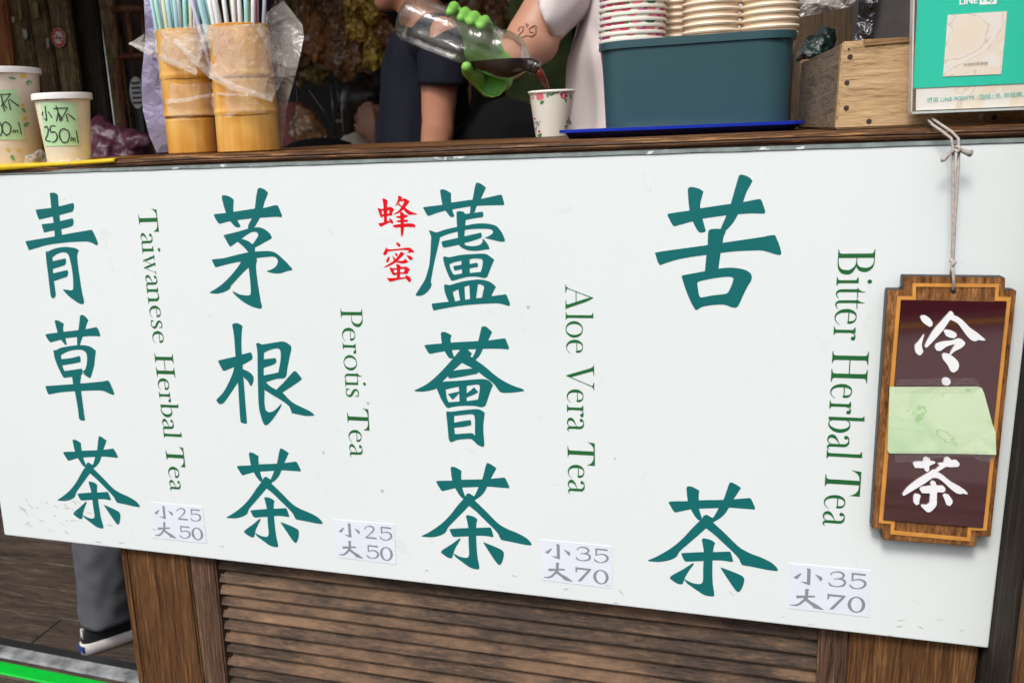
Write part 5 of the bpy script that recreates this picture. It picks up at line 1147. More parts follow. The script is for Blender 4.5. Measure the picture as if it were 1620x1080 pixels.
pk2 = sheet('lavender_wrapper', [(226, -40), (262, -40), (262, 50), (258, 90), (262, 150), (266, 241), (248, 242), (236, 215), (226, 175), (224, 120), (230, 60)], .095, film('lavender_film', (.30, .27, .42), .70, .2, .18, 14), None, 12, .012, 17, False, freq=14)
tag(pk2, 'torn lavender plastic wrapper standing behind the left bamboo tube', 'plastic wrapper')

# ---------------------------------------------------------------- people
def skin_mat(name, col):
    m, t, p = nt(name); c = coords(t); n = nd(t, 'ShaderNodeTexNoise', Scale=18, Detail=4); t.links.new(c, n.inputs[0])
    r = ramp(t, n.outputs[0], [(.35, tuple(x * .88 for x in col)), (.65, col)]); t.links.new(r.outputs[0], p.inputs['Base Color']); p.inputs['Roughness'].default_value = .5
    p.inputs['Subsurface Weight'].default_value = .12; p.inputs['Subsurface Radius'].default_value = (.01, .004, .002); p.inputs['Subsurface Scale'].default_value = 1
    n3 = nd(t, 'ShaderNodeTexNoise', Scale=220, Detail=3); t.links.new(c, n3.inputs[0]); bump(t, p, n3.outputs[0], .12, .0008); return m
def cloth_mat(name, col, rough=.85, var=.1):
    m, t, p = nt(name); c = coords(t); n = nd(t, 'ShaderNodeTexNoise', Scale=400, Detail=2); t.links.new(c, n.inputs[0]); n2 = nd(t, 'ShaderNodeTexNoise', Scale=7, Detail=4); t.links.new(c, n2.inputs[0])
    r = ramp(t, n2.outputs[0], [(.3, tuple(x * (1 - var) for x in col)), (.7, tuple(min(1, x * (1 + var)) for x in col))]); t.links.new(r.outputs[0], p.inputs['Base Color']); p.inputs['Roughness'].default_value = rough
    p.inputs['Specular IOR Level'].default_value = .25; bump(t, p, n.outputs[0], .35, .0006); return m
skin = skin_mat('skin', (.50, .25, .165)); skin2 = skin_mat('tanned_skin', (.46, .20, .12)); hairm = plain('dark_brown_hair', (.02, .012, .009), .45, .4, 120, bmp=.5)
def loft(name, rings, mat, parent, n=28, cap=True, fold=0, seed=0):
    "rings: (centre, u, v): ellipses spanned by u and v"
    V, F = [], []
    for i, (c_, u, v) in enumerate(rings):
        for k in range(n):
            a = 2 * math.pi * k / n; q = Vector(c_) + Vector(u) * math.cos(a) + Vector(v) * math.sin(a)
            if fold: q += (Vector(u) * math.cos(a) + Vector(v) * math.sin(a)).normalized() * noise.noise(Vector((math.cos(a) * 2.5, math.sin(a) * 2.5, i * .55 + seed))) * fold
            V.append(q)
        if i:
            for k in range(n): a, b = (i - 1) * n + k, (i - 1) * n + (k + 1) % n; F.append((a, b, b + n, a + n))
    if cap: F.append(tuple(range(n - 1, -1, -1)))
    o = mesh(name, V, F, mat, parent, True); o.modifiers.new('s', 'SUBSURF').render_levels = 1; o.modifiers['s'].levels = 1
    t = o.modifiers.new('t', 'SOLIDIFY'); t.thickness = .002; t.offset = -1; return o
def A_(px, py, Y): return at(px, py, Y)
def fold_fn(fx, fz, k): return lambda q: (noise.noise(Vector((q.x * fx, q.y * fx, q.z * fz + q.x * k))) + .5 * noise.noise(Vector((q.x * fx * 2.3, q.y * fx * 2, q.z * fz * 2.1 + 9))))
def hand_prims(w, d, side=1, r=.010):
    "palm and five separate slightly curled fingers leaving the wrist w along d"
    w = Vector(w); d = Vector(d).normalized(); s = d.cross(Vector((0, 1, 0))); s = (s if s.length > .1 else Vector((1, 0, 0))).normalized(); n_ = s.cross(d); out = [('c', w, w + d * .03, .021, .022)]
    for k, L in enumerate((.068, .078, .073, .058)):
        b = w + d * .045 + s * (k - 1.5) * .019; out.append(('c', w + d * .012 + s * (k - 1.5) * .012, b + d * .035, .016, .0105))
        p1 = b + d * .035; p2 = p1 + (d + n_ * .25 * side).normalized() * L * .45; p3 = p2 + (d + n_ * .7 * side).normalized() * L * .4; out += [('c', p1, p2, .0095, .0085), ('c', p2, p3, .0085, .007)]
    t0 = w + d * .015 + s * .024; t1 = t0 + (d * .6 + s * .8).normalized() * .035; t2 = t1 + (d + s * .2).normalized() * .028; out += [('c', t0, t1, .013, .011), ('c', t1, t2, .0105, .008)]
    return out

# the woman in a navy T-shirt, turned to the left
nv = thing('person', 'woman in a navy T-shirt facing left, bare arm hanging down', 'person', (A_(668, 200, 1.0).x, 1.0, 0))
Yn = 1.0; hips = A_(670, 300, Yn); hips.z = .90; kn1 = Vector((hips.x - .01, Yn - .09, .48)); kn2_ = Vector((hips.x - .01, Yn + .09, .48))
Lsh, Lel, Lwr = A_(700, 62, Yn - .12), A_(693, 200, Yn - .13), A_(684, 320, Yn - .12)
Rsh = Lsh + Vector((-.03, .24, 0)); Rel = Rsh + Vector((-.03, .0, -.28)); Rwr = Rel + Vector((.02, .0, -.24))
hd = A_(652, -72, Yn)
pr_ = [('c', hips, A_(668, 190, Yn), .085, .062), ('c', A_(668, 190, Yn), A_(672, 95, Yn), .062, .064), ('c', A_(686, 60, Yn - .10), A_(686, 60, Yn + .10), .045, .045), ('c', A_(676, 60, Yn), A_(662, -10, Yn), .052, .048),
       ('e', hd, (.088, .074, .105)), ('c', A_(640, -28, Yn), A_(607, 3, Yn), .052, .020), ('e', A_(604, 2, Yn), (.014, .018, .013)), ('e', A_(600, -22, Yn), (.014, .022, .008)), ('e', A_(598, -33, Yn), (.014, .022, .008)), ('c', A_(597, -75, Yn), A_(587, -48, Yn), .008, .013),
       ('e', A_(660, -62, Yn - .073), (.018, .010, .028)), ('e', A_(660, -62, Yn + .073), (.018, .010, .028)), ('e', A_(602, -82, Yn - .03), (.012, .012, .010)), ('e', A_(602, -82, Yn + .03), (.012, .012, .010)),
       ('c', Lsh, Lel, .044, .034), ('c', Lel, Lwr, .035, .023), ('e', Lel + Vector((.010, 0, .0)), (.026, .026, .02)), ('c', Rsh, Rel, .044, .034), ('c', Rel, Rwr, .034, .023),
       ('c', hips + Vector((0, -.08, 0)), kn1, .085, .058), ('c', kn1, Vector((kn1.x + .02, kn1.y, .09)), .055, .036), ('c', hips + Vector((0, .08, 0)), kn2_, .085, .058), ('c', kn2_, Vector((kn2_.x + .02, kn2_.y, .09)), .055, .036),
       ('c', Vector((kn1.x + .04, kn1.y, .04)), Vector((kn1.x - .14, kn1.y, .03)), .036, .026), ('c', Vector((kn1.x + .04, kn2_.y, .04)), Vector((kn1.x - .14, kn2_.y, .03)), .036, .026)]
pr_ += hand_prims(Lwr, (Lwr - Lel)) + hand_prims(Rwr, (Rwr - Rel))
SK = lambda q: noise.fractal(q * 11, 1, 2, 3)
nvb = blob('body', pr_, skin2, nv, .0075, 5, SK, .0035)
navy = cloth_mat('navy_jersey', (.005, .006, .013))
blob('shirt', [('c', hips + Vector((0, 0, .02)), A_(668, 190, Yn), .118, .096), ('c', A_(668, 190, Yn), A_(672, 100, Yn), .096, .092), ('c', A_(688, 64, Yn - .11), A_(688, 64, Yn + .11), .055, .055), ('c', A_(672, 100, Yn), A_(683, 60, Yn), .088, .05),
               ('c', hips + Vector((.02, 0, .05)), A_(700, 140, Yn), .10, .06)], navy, nv, .008, 5, fold_fn(13, 6, 7), .012)
hem = A_(702, 136, Yn - .13)
loft('sleeve', [(A_(698, 50, Yn - .11), (.040, 0, .02), (0, .040, 0)), (A_(700, 70, Yn - .12), (.052, 0, .012), (0, .05, 0)), (A_(702, 100, Yn - .125), (.050, 0, .002), (0, .048, 0)), (A_(701, 122, Yn - .13), (.047, 0, -.003), (0, .046, 0)), (hem, (.046, 0, -.004), (0, .046, 0))], navy, nv, fold=.004)
blob('hair', [('e', hd + Vector((.02, 0, .02)), (.098, .086, .108)), ('e', hd + Vector((.07, 0, -.02)), (.06, .07, .08)), ('e', hd + Vector((.12, 0, -.01)), (.035, .035, .04))], hairm, nv, .006, 3)
blob('trousers', [('c', hips + Vector((0, -.07, .03)), kn1, .108, .075), ('c', kn1, Vector((kn1.x + .02, kn1.y, .12)), .075, .06), ('c', hips + Vector((0, .07, .03)), kn2_, .108, .075), ('c', kn2_, Vector((kn2_.x + .02, kn2_.y, .12)), .075, .06)], cloth_mat('black_trousers', (.015, .015, .017)), nv, .01, 4)

# the man in a pale T-shirt who pours: green glove round the bottle
wh = thing('person', 'person in a pale T-shirt and green rubber glove pouring the tea', 'person', (A_(1050, 150, .62).x, .62, 0))
Sh, El, Wr = A_(925, -80, .60), A_(838, 64, .55), A_(797, 108, .475)
cxw = A_(1050, 100, .64).x; hipw = Vector((cxw, .66, .93)); chest = Vector((cxw, .64, 1.38)); hdw = Vector((cxw - .02, .61, 1.68))
S2 = Vector((cxw + .19, .62, 1.43)); E2 = S2 + Vector((-.01, .10, -.28)); W2_ = E2 + Vector((-.05, .05, -.24))
pr_ = [('c', hipw, Vector((cxw, .65, 1.2)), .105, .10), ('c', Vector((cxw, .65, 1.2)), chest, .10, .09), ('c', Sh, S2, .045, .045), ('c', chest, Vector((cxw - .01, .62, 1.56)), .055, .052), ('e', hdw, (.075, .092, .115)), ('c', hdw + Vector((0, -.03, -.05)), hdw + Vector((0, -.062, -.095)), .05, .028),
       ('e', hdw + Vector((0, -.10, -.015)), (.013, .02, .02)), ('e', hdw + Vector((-.078, 0, -.01)), (.012, .018, .03)), ('e', hdw + Vector((.078, 0, -.01)), (.012, .018, .03)), ('e', hdw + Vector((0, -.088, -.055)), (.026, .012, .008)), ('e', hdw + Vector((-.03, -.082, .015)), (.013, .01, .008)), ('e', hdw + Vector((.03, -.082, .015)), (.013, .01, .008)),
       ('c', Sh, El, .052, .0385), ('e', El + Vector((.004, 0, -.004)), (.04, .04, .036)), ('c', El, Wr, .037, .0235), ('c', S2, E2, .05, .037), ('c', E2, W2_, .037, .026)]
for sg in (-1, 1):
    k0 = Vector((cxw + sg * .10, .66, .5)); pr_ += [('c', hipw + Vector((sg * .08, 0, 0)), k0, .09, .06), ('c', k0, Vector((k0.x, .68, .09)), .058, .038), ('c', Vector((k0.x, .70, .04)), Vector((k0.x + sg * .02, .52, .03)), .04, .028)]
pr_ += hand_prims(W2_, (W2_ - E2))
# the pouring hand itself, inside the glove
whb = blob('body', pr_, skin, wh, .0075, 5, SK, .0035)
pale = cloth_mat('pale_grey_jersey', (.62, .55, .54), .8, .05)
def drape(q):
    "folds that hang from the shoulder and sag towards the middle"
    x = (q.x - cxw) * 7; return math.sin((q.z * 46 + x * x * 5.5 + noise.noise(q * 6) * 3.0)) * .55 * max(0, 1 - abs(q.z - 1.2) * 3) + noise.noise(Vector((q.x * 14, q.y * 14, q.z * 4))) * .9
Lx = A_(900, 115, .60).x
blob('shirt', [('c', Vector((cxw, .66, .95)), Vector((cxw, .66, 1.2)), .15, .155), ('c', Vector((Lx + .115, .655, 1.02)), Vector((Lx + .115, .655, 1.2)), .115, .112), ('c', Vector((cxw + .04, .66, .97)), Vector((cxw + .05, .655, 1.2)), .135, .13), ('c', Vector((Lx + .115, .655, 1.2)), Sh + Vector((.05, .0, .0)), .112, .07), ('c', Sh + Vector((.02, 0, .005)), S2, .070, .070), ('c', Vector((cxw, .65, 1.22)), chest, .14, .125), ('c', chest, Vector((cxw, .635, 1.47)), .12, .075)],
     pale, wh, .007, 3, drape, .0105)
d1 = (A_(851, -2, .55) - A_(880, 65, .55)) * .5
loft('sleeve', [(A_(960, -70, .60), (.02, 0, .075), (0, .07, 0)), (A_(920, -45, .59), d1 * 1.5 + Vector((0, 0, .015)), (0, .066, 0)), (A_(893, -5, .575), d1 * 1.25, (0, .060, 0)), (A_(876, 20, .56), d1 * 1.08, (0, .056, 0)), (A_(866, 31, .555), d1 * 1.0, (0, .052, 0))], pale, wh, fold=.006, seed=4)
blob('hair', [('e', hdw + Vector((0, .015, .025)), (.083, .095, .11))], hairm, wh, .006, 3)
S2b = S2 + (E2 - S2) * .5
loft('sleeve', [(S2 + Vector((-.02, 0, .04)), (.06, 0, .03), (0, .06, 0)), (S2 + Vector((.02, 0, -.04)), (.066, 0, .01), (0, .062, 0)), (S2b, (.056, 0, .01), (0, .056, 0))], pale, wh, fold=.005, seed=8)
jn = cloth_mat('dark_jeans', (.03, .035, .05))
blob('trousers', [q for sg in (-1, 1) for q in (('c', Vector((cxw + sg * .07, .66, .93)), Vector((cxw + sg * .1, .66, .5)), .11, .078), ('c', Vector((cxw + sg * .1, .66, .5)), Vector((cxw + sg * .1, .68, .12)), .076, .06))], jn, wh, .01, 4)
# tattoo: a fine line drawn on the skin, found by sighting onto the arm
def on_body(o, px, py, lift=.0006):
    d = (at(px, py, 1) - CAM).normalized(); mw = o.matrix_world.inverted(); ok, loc, nn, _ = o.ray_cast(mw @ CAM, d)
    return (o.matrix_world @ loc + nn * lift) if ok else None
bpy.context.view_layer.update()
tat = plain('tattoo_ink', (.10, .07, .06), .7, bmp=0); lines = []
for seq in ([(820, 50), (822, 44), (828, 43), (827, 50), (821, 56), (819, 59), (826, 60), (833, 57), (840, 59), (847, 54), (848, 47), (843, 43), (837, 46), (838, 52), (843, 52)], [(834, 44), (832, 38), (836, 41)], [(826, 60), (823, 66)], [(841, 43), (846, 41), (849, 44)]):
    q = [on_body(whb, *p) for p in seq]; q = [p for p in q if p]
    if len(q) > 2: lines.append((q, .0007))
if lines: tubes('tattoo', lines, tat, wh, 5)
# glove
glm, tg, pg_ = nt('green_rubber_glove'); pg_.inputs['Base Color'].default_value = (.20, .47, .08, 1); pg_.inputs['Roughness'].default_value = .5; pg_.inputs['Subsurface Weight'].default_value = .3; pg_.inputs['Subsurface Radius'].default_value = (.01, .02, .005); pg_.inputs['Subsurface Scale'].default_value = 1
n = nd(tg, 'ShaderNodeTexNoise', Scale=60, Detail=3); tg.links.new(coords(tg), n.inputs[0]); bump(tg, pg_, n.outputs[0], .3, .001)
up = Vector((ax.z, 0, -ax.x)).normalized(); up = up if up.z > 0 else -up
bc = lambda px: foot + ax * ((at(px, 26 + (px - 640) * .387, .41) - foot).dot(ax))       # centre of the bottle under a pixel column
gp = []; tips = [(713, 17, .0066), (731, 26, .0072), (746, 32, .0078), (762, 39, .0076)]
palm = [bc(738) + Vector((0, .058, -.010)), bc(752) + Vector((0, .060, -.012)), bc(766) + Vector((0, .060, -.014)), bc(780) + Vector((0, .058, -.016))]
for (tx, ty, r_), pm in zip(tips, palm):
    tip = at(tx - 1.5, ty + 3, .388); mid = at(tx + 5, ty - 6, .418); k1_ = pm + (mid - pm) * .55 + Vector((0, .012, 0))
    gp += [('c', pm, k1_, .0125, .0105), ('c', k1_, mid, .0105, .0080), ('c', mid, tip, .0080, r_ * .92)]
gp += [('c', palm[0], palm[3], .017, .018), ('c', palm[1] + Vector((0, 0, -.02)), palm[3] + Vector((0, 0, -.02)), .018, .019), ('c', palm[3], Wr + Vector((-.012, 0, .002)), .020, .023), ('c', palm[1] + Vector((0, 0, -.02)), Wr + Vector((-.012, 0, .002)), .018, .023)]
th1 = palm[2] + Vector((-.004, -.012, -.040)); th2 = at(741, 113, .405); th3 = at(738, 106, .385)
gp += [('c', palm[3] + Vector((0, 0, -.02)), th1, .015, .013), ('c', th1, th2, .0125, .0095), ('c', th2, th3, .0095, .0075)]
blob('glove', gp, glm, wh, .0017, 4)
cuffm = glm.copy(); cuffm.name = 'glove_cuff'; cuffm.node_tree.nodes['Principled BSDF'].inputs['Base Color'].default_value = (.07, .30, .04, 1)
cu = sheet('glove_cuff', [(741, 108), (757, 112), (775, 120), (797, 129), (801, 131), (798, 142), (790, 150), (779, 153.5), (768, 150), (758, 139), (750, 123)], lambda x, y: .418 + .012 * math.sin((x - 741) / 60 * 3.1), cuffm, wh, 4, .002, 21, True, thick=.0016, freq=20)
rim_ = tube('cuff_rim', [at(x, y, .4155 + .012 * math.sin((x - 741) / 60 * 3.1)) for x, y in [(750, 123), (758, 139), (768, 150), (779, 153.5), (790, 150), (798, 142), (801, 131)]], .0012, glm, wh, 6)

# the crouching person whose leg shows under the left end of the board
lp = thing('person', 'person in grey trousers and black canvas shoe, leg seen under the board', 'person', (-1.17, .68, 0))
fd = Vector((.42, .91, 0)).normalized(); heel = Vector((-1.232, .612, 0)); sd = Vector((-fd.y, fd.x, 0)); ank = heel + fd * .062 + Vector((0, 0, .09))
kn = ank + Vector((.02, .03, .40)); hp2 = Vector((-1.10, 1.12, .36)); ank2 = ank + Vector((.26, .10, 0)); kn2b = kn + Vector((.22, .05, 0)); hp3 = hp2 + Vector((.16, 0, 0)); ch2 = Vector((-1.0, .98, .70))
hd2 = Vector((-.98, .84, .90))
pr_ = [('c', ank + Vector((0, 0, .03)), kn, .024, .052), ('c', kn, hp2, .055, .085), ('c', ank2 + Vector((0, 0, .03)), kn2b, .024, .052), ('c', kn2b, hp3, .055, .085), ('c', hp2, hp3, .10, .10), ('c', (hp2 + hp3) / 2, ch2, .12, .11), ('c', ch2, hd2 + Vector((0, .04, -.06)), .06, .05), ('e', hd2, (.075, .09, .10)), ('e', hd2 + Vector((0, -.09, -.02)), (.012, .018, .016)),
       ('c', heel + fd * .045 + Vector((0, 0, .045)), heel + fd * .20 + Vector((0, 0, .035)), .022, .018), ('c', heel + fd * .055 + Vector((0, 0, .05)), ank + Vector((0, 0, .03)), .022, .024), ('c', heel + fd * .045 + Vector((.26, .1, .045)), heel + fd * .20 + Vector((.26, .1, .035)), .022, .018), ('c', heel + fd * .055 + Vector((.26, .1, .05)), ank2 + Vector((0, 0, .03)), .022, .024)]
for sg in (-1, 1):
    s0_ = ch2 + Vector((sg * .17, 0, .06)); e0 = s0_ + Vector((sg * .04, -.14, -.2)); w0 = e0 + Vector((-sg * .08, -.16, -.05)); pr_ += [('c', ch2 + Vector((0, 0, .05)), s0_, .06, .05), ('c', s0_, e0, .042, .034), ('c', e0, w0, .034, .024)] + hand_prims(w0, (w0 - e0))
blob('body', pr_, skin2, lp, .0085, 5)
gt = cloth_mat('grey_trouser_cloth', (.085, .085, .10), .85, .05)
kf = fold_fn(16, 22, 5)
def leg(ank, kn, hp, i):
    rg = []
    for k in range(27):
        f_ = k / 26; c_ = (ank + Vector((.004, .004, -.024))).lerp(kn, f_); r_ = .058 + .018 * f_; rg.append((c_, fd * r_ * 1.05, sd * r_))
    return loft('trouser_leg', rg, gt, lp, fold=.011, seed=i * 5, cap=False)
leg(ank, kn, hp2, 1); leg(ank2, kn2b, hp3, 2)
blob('trousers', [('c', kn, hp2, .080, .115), ('c', kn2b, hp3, .080, .115), ('c', hp2, hp3, .125, .125)], gt, lp, .01, 4, kf, .006)
blob('shirt', [('c', (hp2 + hp3) / 2 + Vector((0, -.02, .06)), ch2, .135, .13), ('c', ch2 + Vector((-.15, 0, .05)), ch2 + Vector((.15, 0, .05)), .07, .07), ('c', ch2 + Vector((-.17, 0, .05)), ch2 + Vector((-.2, -.1, -.08)), .06, .05), ('c', ch2 + Vector((.17, 0, .05)), ch2 + Vector((.2, -.1, -.08)), .06, .05)], cloth_mat('black_shirt', (.02, .02, .022)), lp, .01, 4)
blob('hair', [('e', hd2 + Vector((0, .02, .02)), (.083, .095, .10))], hairm, lp, .007, 3)
canv = cloth_mat('black_canvas', (.012, .012, .014)); rub = plain('white_shoe_rubber', (.62, .58, .56), .5, .1, 40); navyb = plain('blue_heel_badge', (.02, .05, .22), .5)
def shoe(o_):
    def ring(z, e, back=0, front=1.0):
        out = []
        for k in range(28):
            a = 2 * math.pi * k / 28; L = math.cos(a); W = math.sin(a); l_ = .135 + .137 * L; wd = (.033 + .014 * max(0, min(1, (l_ - .03) / .12))) * (abs(W) ** .8) * (1 if W > 0 else -1)
            l_ = back + (l_ - 0) * front
            q = o_ + fd * (l_ + (e if L > 0 else -e) * abs(L)) + sd * (wd + (e if W > 0 else -e) * abs(W)); out.append(Vector((q.x, q.y, z)))
        return out
    def build(name, rings, mat, c0, c1):
        V, F = [], []
        for i, r_ in enumerate(rings):
            V += r_
            if i:
                for k in range(28): a, b = (i - 1) * 28 + k, (i - 1) * 28 + (k + 1) % 28; F.append((a, b, b + 28, a + 28))
        if c0: F.append(tuple(range(27, -1, -1)))
        if c1: F.append(tuple(range((len(rings) - 1) * 28, len(rings) * 28)))
        return mesh(name, V, F, mat, lp, True)
    build('shoe_sole', [ring(.002, -.002), ring(.004, .002), ring(.027, .002), ring(.029, -.001)], rub, True, True)
    build('shoe_upper', [ring(.028, -.001), ring(.045, -.003), ring(.060, -.007, 0, .86), ring(.070, -.009, .002, .58)], canv, False, False)
    build('shoe_collar', [ring(.068, -.0075, .001, .60), ring(.076, -.0085, .001, .57), ring(.088, -.012, .003, .50), ring(.09, -.018, .01, .45)], rub, False, True)
    b = heel_b = o_ + fd * (-.0045); q = [b + sd * u + Vector((0, 0, z)) for u, z in ((-.011, .009), (.011, .009), (.011, .024), (-.011, .024))]
    V = q + [p + fd * .008 for p in q]; mesh('heel_badge', V, [(0, 3, 2, 1), (0, 1, 5, 4), (1, 2, 6, 5), (2, 3, 7, 6), (3, 0, 4, 7)], navyb, lp)
    q = [b + fd * .006 + sd * u + Vector((0, 0, z)) for u, z in ((-.004, .03), (.004, .03), (.004, .062), (-.004, .062))]; V = q + [p + fd * .012 + Vector((0, 0, -.001)) for p in q]; mesh('heel_tab', V, [(0, 3, 2, 1), (0, 1, 5, 4), (1, 2, 6, 5), (2, 3, 7, 6), (3, 0, 4, 7)], rub, lp)
shoe(heel); shoe(heel + Vector((.26, .10, 0)))
st0 = thing('stool', 'low dark wooden stool under the crouching person', 'stool', (-1.02, 1.12, 0))
box('seat', -1.2, -.84, .98, 1.26, .21, .235, M['plank_dark'], st0, .004)
for sx in (-1.18, -.89):
    for sy in (1.0, 1.21): box('leg', sx, sx + .03, sy, sy + .03, 0, .209, M['plank_dark'], st0)

# the girl far inside
gy = 2.8; ghd = A_(580, 172, gy)
g = thing('person', 'girl in a white top with dark hair sitting far inside the stall', 'person', (ghd.x, gy, 0))
gs = Vector((ghd.x - .05, gy, ghd.z - .175)); gh = Vector((ghd.x - .04, gy + .05, .5))
pr_ = [('e', ghd, (.068, .078, .095)), ('c', ghd + Vector((.02, -.01, -.04)), ghd + Vector((.045, -.02, -.07)), .045, .025), ('e', ghd + Vector((.072, -.03, -.01)), (.016, .014, .014)), ('c', ghd + Vector((-.01, .01, -.06)), gs, .04, .05), ('c', gs, gh, .09, .12), ('c', gs + Vector((-.12, 0, -.02)), gs + Vector((.12, 0, -.02)), .045, .045),
       ('c', gs + Vector((-.13, 0, -.03)), gs + Vector((-.16, -.08, -.24)), .038, .03), ('c', gs + Vector((-.16, -.08, -.24)), gs + Vector((-.04, -.22, -.25)), .03, .022), ('c', gs + Vector((.13, 0, -.03)), gs + Vector((.18, -.12, -.14)), .038, .03), ('c', gs + Vector((.18, -.12, -.14)), gs + Vector((.12, -.16, .06)), .03, .02),
       ('c', gh + Vector((-.08, 0, 0)), gh + Vector((-.08, -.38, .02)), .08, .055), ('c', gh + Vector((.08, 0, 0)), gh + Vector((.08, -.38, .02)), .08, .055), ('c', gh + Vector((-.08, -.38, .02)), Vector((gh.x - .08, gy - .32, .08)), .05, .035), ('c', gh + Vector((.08, -.38, .02)), Vector((gh.x + .08, gy - .32, .08)), .05, .035)]
pr_ += hand_prims(gs + Vector((.12, -.16, .06)), (-.2, 0, 1)) + hand_prims(gs + Vector((-.04, -.22, -.25)), (1, -.3, 0))
blob('body', pr_, skin, g, .008, 4)
blob('white_top', [('c', gs, gh + Vector((0, 0, .05)), .092, .13), ('c', gs + Vector((-.12, 0, -.02)), gs + Vector((.12, 0, -.02)), .058, .058), ('c', gs + Vector((-.13, 0, -.03)), gs + Vector((-.15, -.05, -.16)), .052, .046), ('c', gs + Vector((.13, 0, -.03)), gs + Vector((.165, -.08, -.10)), .052, .044)], cloth_mat('white_top', (.88, .78, .64)), g, .008, 4)
blob('hair', [('e', ghd + Vector((-.022, .0, .035)), (.088, .092, .088)), ('e', ghd + Vector((.035, -.01, .05)), (.055, .07, .045)), ('c', ghd + Vector((-.06, -.03, 0)), ghd + Vector((-.075, -.02, -.09)), .045, .03), ('e', ghd + Vector((-.02, .02, .12)), (.04, .04, .035))], hairm, g, .007, 3)

# ---------------------------------------------------------------- inside the stall
pw = thing('plank_wall', 'rough upright plank wall at the left inside the stall', 'wall', (-2.3, 2.2, 0))
def plank(l, r_, Y, mat, lab=None, z0=0, z1=2.44, th=.03):
    a, b = A_(l[0], 0, Y), A_(l[1], 240, Y); c_, d_ = A_(r_[0], 0, Y), A_(r_[1], 240, Y)
    f = lambda p, q, z: p.x + (q.x - p.x) * (z - p.z) / (q.z - p.z)
    o = vboard('plank', f(a, b, z0), f(c_, d_, z0), f(a, b, z1), f(c_, d_, z1), z0, z1, Y, Y + th, mat, .006, pw)
    if lab: o['label'] = lab
    return o
for k in range(5): plank((-330 + k * 55, -300 + k * 55), (-279 + k * 55, -249 + k * 55), 2.2 + .01 * (k % 2), M['plank_wood'])
plank((-54, -24), (7, 37), 2.17, M['orange_wood'], 'orange brown plank')
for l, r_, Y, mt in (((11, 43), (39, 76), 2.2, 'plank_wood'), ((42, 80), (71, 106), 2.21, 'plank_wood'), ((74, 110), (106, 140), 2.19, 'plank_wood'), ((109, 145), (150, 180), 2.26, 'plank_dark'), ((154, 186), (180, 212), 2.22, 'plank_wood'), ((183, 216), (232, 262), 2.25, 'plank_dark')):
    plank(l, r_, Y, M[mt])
pat = plain('pale_paint_patch', (.55, .50, .42), .7, .3, 60); yp = plain('yellowed_paint_patch', (.30, .23, .08), .7, .4, 60)
for i, (poly, mm) in enumerate((([(36, 46), (42, 48), (44, 58), (40, 64), (37, 58)], pat), ([(73, 60), (77, 62), (78, 76), (75, 78)], pat), ([(52, 2), (59, 2), (61, 28), (54, 32)], yp), ([(18, 28), (22, 26), (24, 36), (20, 37)], pat), ([(28, 0), (32, 2), (35, 30), (32, 34)], yp))):
    sheet('paint_patch', poly, 2.185, mm, pw, 4, .004, 30 + i, thick=.002)
ns = thing('no_smoking_sign', 'small round red and white no smoking sticker on the plank wall', 'sign', A_(93, 60, 2.18))
cs = A_(93, 60, 2.18); rs = 12.5 / scl(93, 60, 2.18)
def disc(name, r0, r1, dy, mat, n=36):
    V, F = [], []
    for k in range(n): a = 2 * math.pi * k / n; V += [cs + Vector((math.cos(a) * r0, dy, math.sin(a) * r0 * 1.12)), cs + Vector((math.cos(a) * r1, dy, math.sin(a) * r1 * 1.12))]
    for k in range(n): a, b = 2 * k, 2 * ((k + 1) % n); F.append((a, a + 1, b + 1, b) if r0 > 1e-6 else (a, a + 1, b + 1))
    return mesh(name, V, F, mat, ns)
rdm = plain('red_sign_print', (.60, .07, .04), .5); wsm = plain('white_sign_print', (.70, .62, .58), .5); bkm = plain('black_sign_print', (.02, .02, .02), .5)
disc('white_disc', 0, rs * 1.05, -.001, wsm); disc('red_ring', rs * .68, rs, -.002, rdm)
def bar(name, L, W, ang, dy, mat, off=(0, 0)):
    q = [Vector((u * math.cos(ang) - v * math.sin(ang) + off[0], 0, u * math.sin(ang) + v * math.cos(ang) + off[1])) for u, v in ((-L, -W), (L, -W), (L, W), (-L, W))]; mesh(name, [cs + p + Vector((0, dy, 0)) for p in q], [(0, 1, 2, 3)], mat, ns)
bar('cigarette', rs * .55, rs * .09, -.08, -.0025, bkm, (0, -rs * .05)); bar('red_bar', rs * .72, rs * .09, -.8, -.003, rdm)

wc = thing('wooden_chair_back', 'reddish wooden chair back with spindles leaning on the plank wall', 'chair', A_(200, 60, 2.1)); cw = wood('red_brown_wood', (.04, .015, .008), (.13, .05, .022), (.20, .09, .04), 'Z', 2, .5, .4, 8)
tube('top_rail', [A_(178, 17, 2.1), A_(200, 14, 2.1), A_(228, 15, 2.1)], .016, cw, wc, 8)
for x_ in (181, 203, 224): tube('spindle', [A_(x_, 18, 2.1), A_(x_ + 8, 92, 2.1)], .008 if x_ != 203 else .014, cw, wc, 8)
tube('lower_rail', [A_(188, 90, 2.1), A_(232, 88, 2.1)], .012, cw, wc, 8)
for x_ in (186, 232): tube('leg', [A_(x_, 92, 2.1), Vector((A_(x_, 92, 2.1).x, 2.14, 0))], .014, cw, wc, 8)
vt = thing('slatted_vent', 'white oval vent with dark slots beside the plank wall', 'vent', A_(216, 147, 2.0)); vm = plain('grey_white_plastic', (.42, .42, .42), .5)
prism('vent_plate', [Vector((A_(216, 147, 2.0).x + math.cos(2 * math.pi * k / 28) * .028, A_(216, 147, 2.0).z + math.sin(2 * math.pi * k / 28) * .055)) for k in range(28)], 2.0, 2.01, vm, vt)
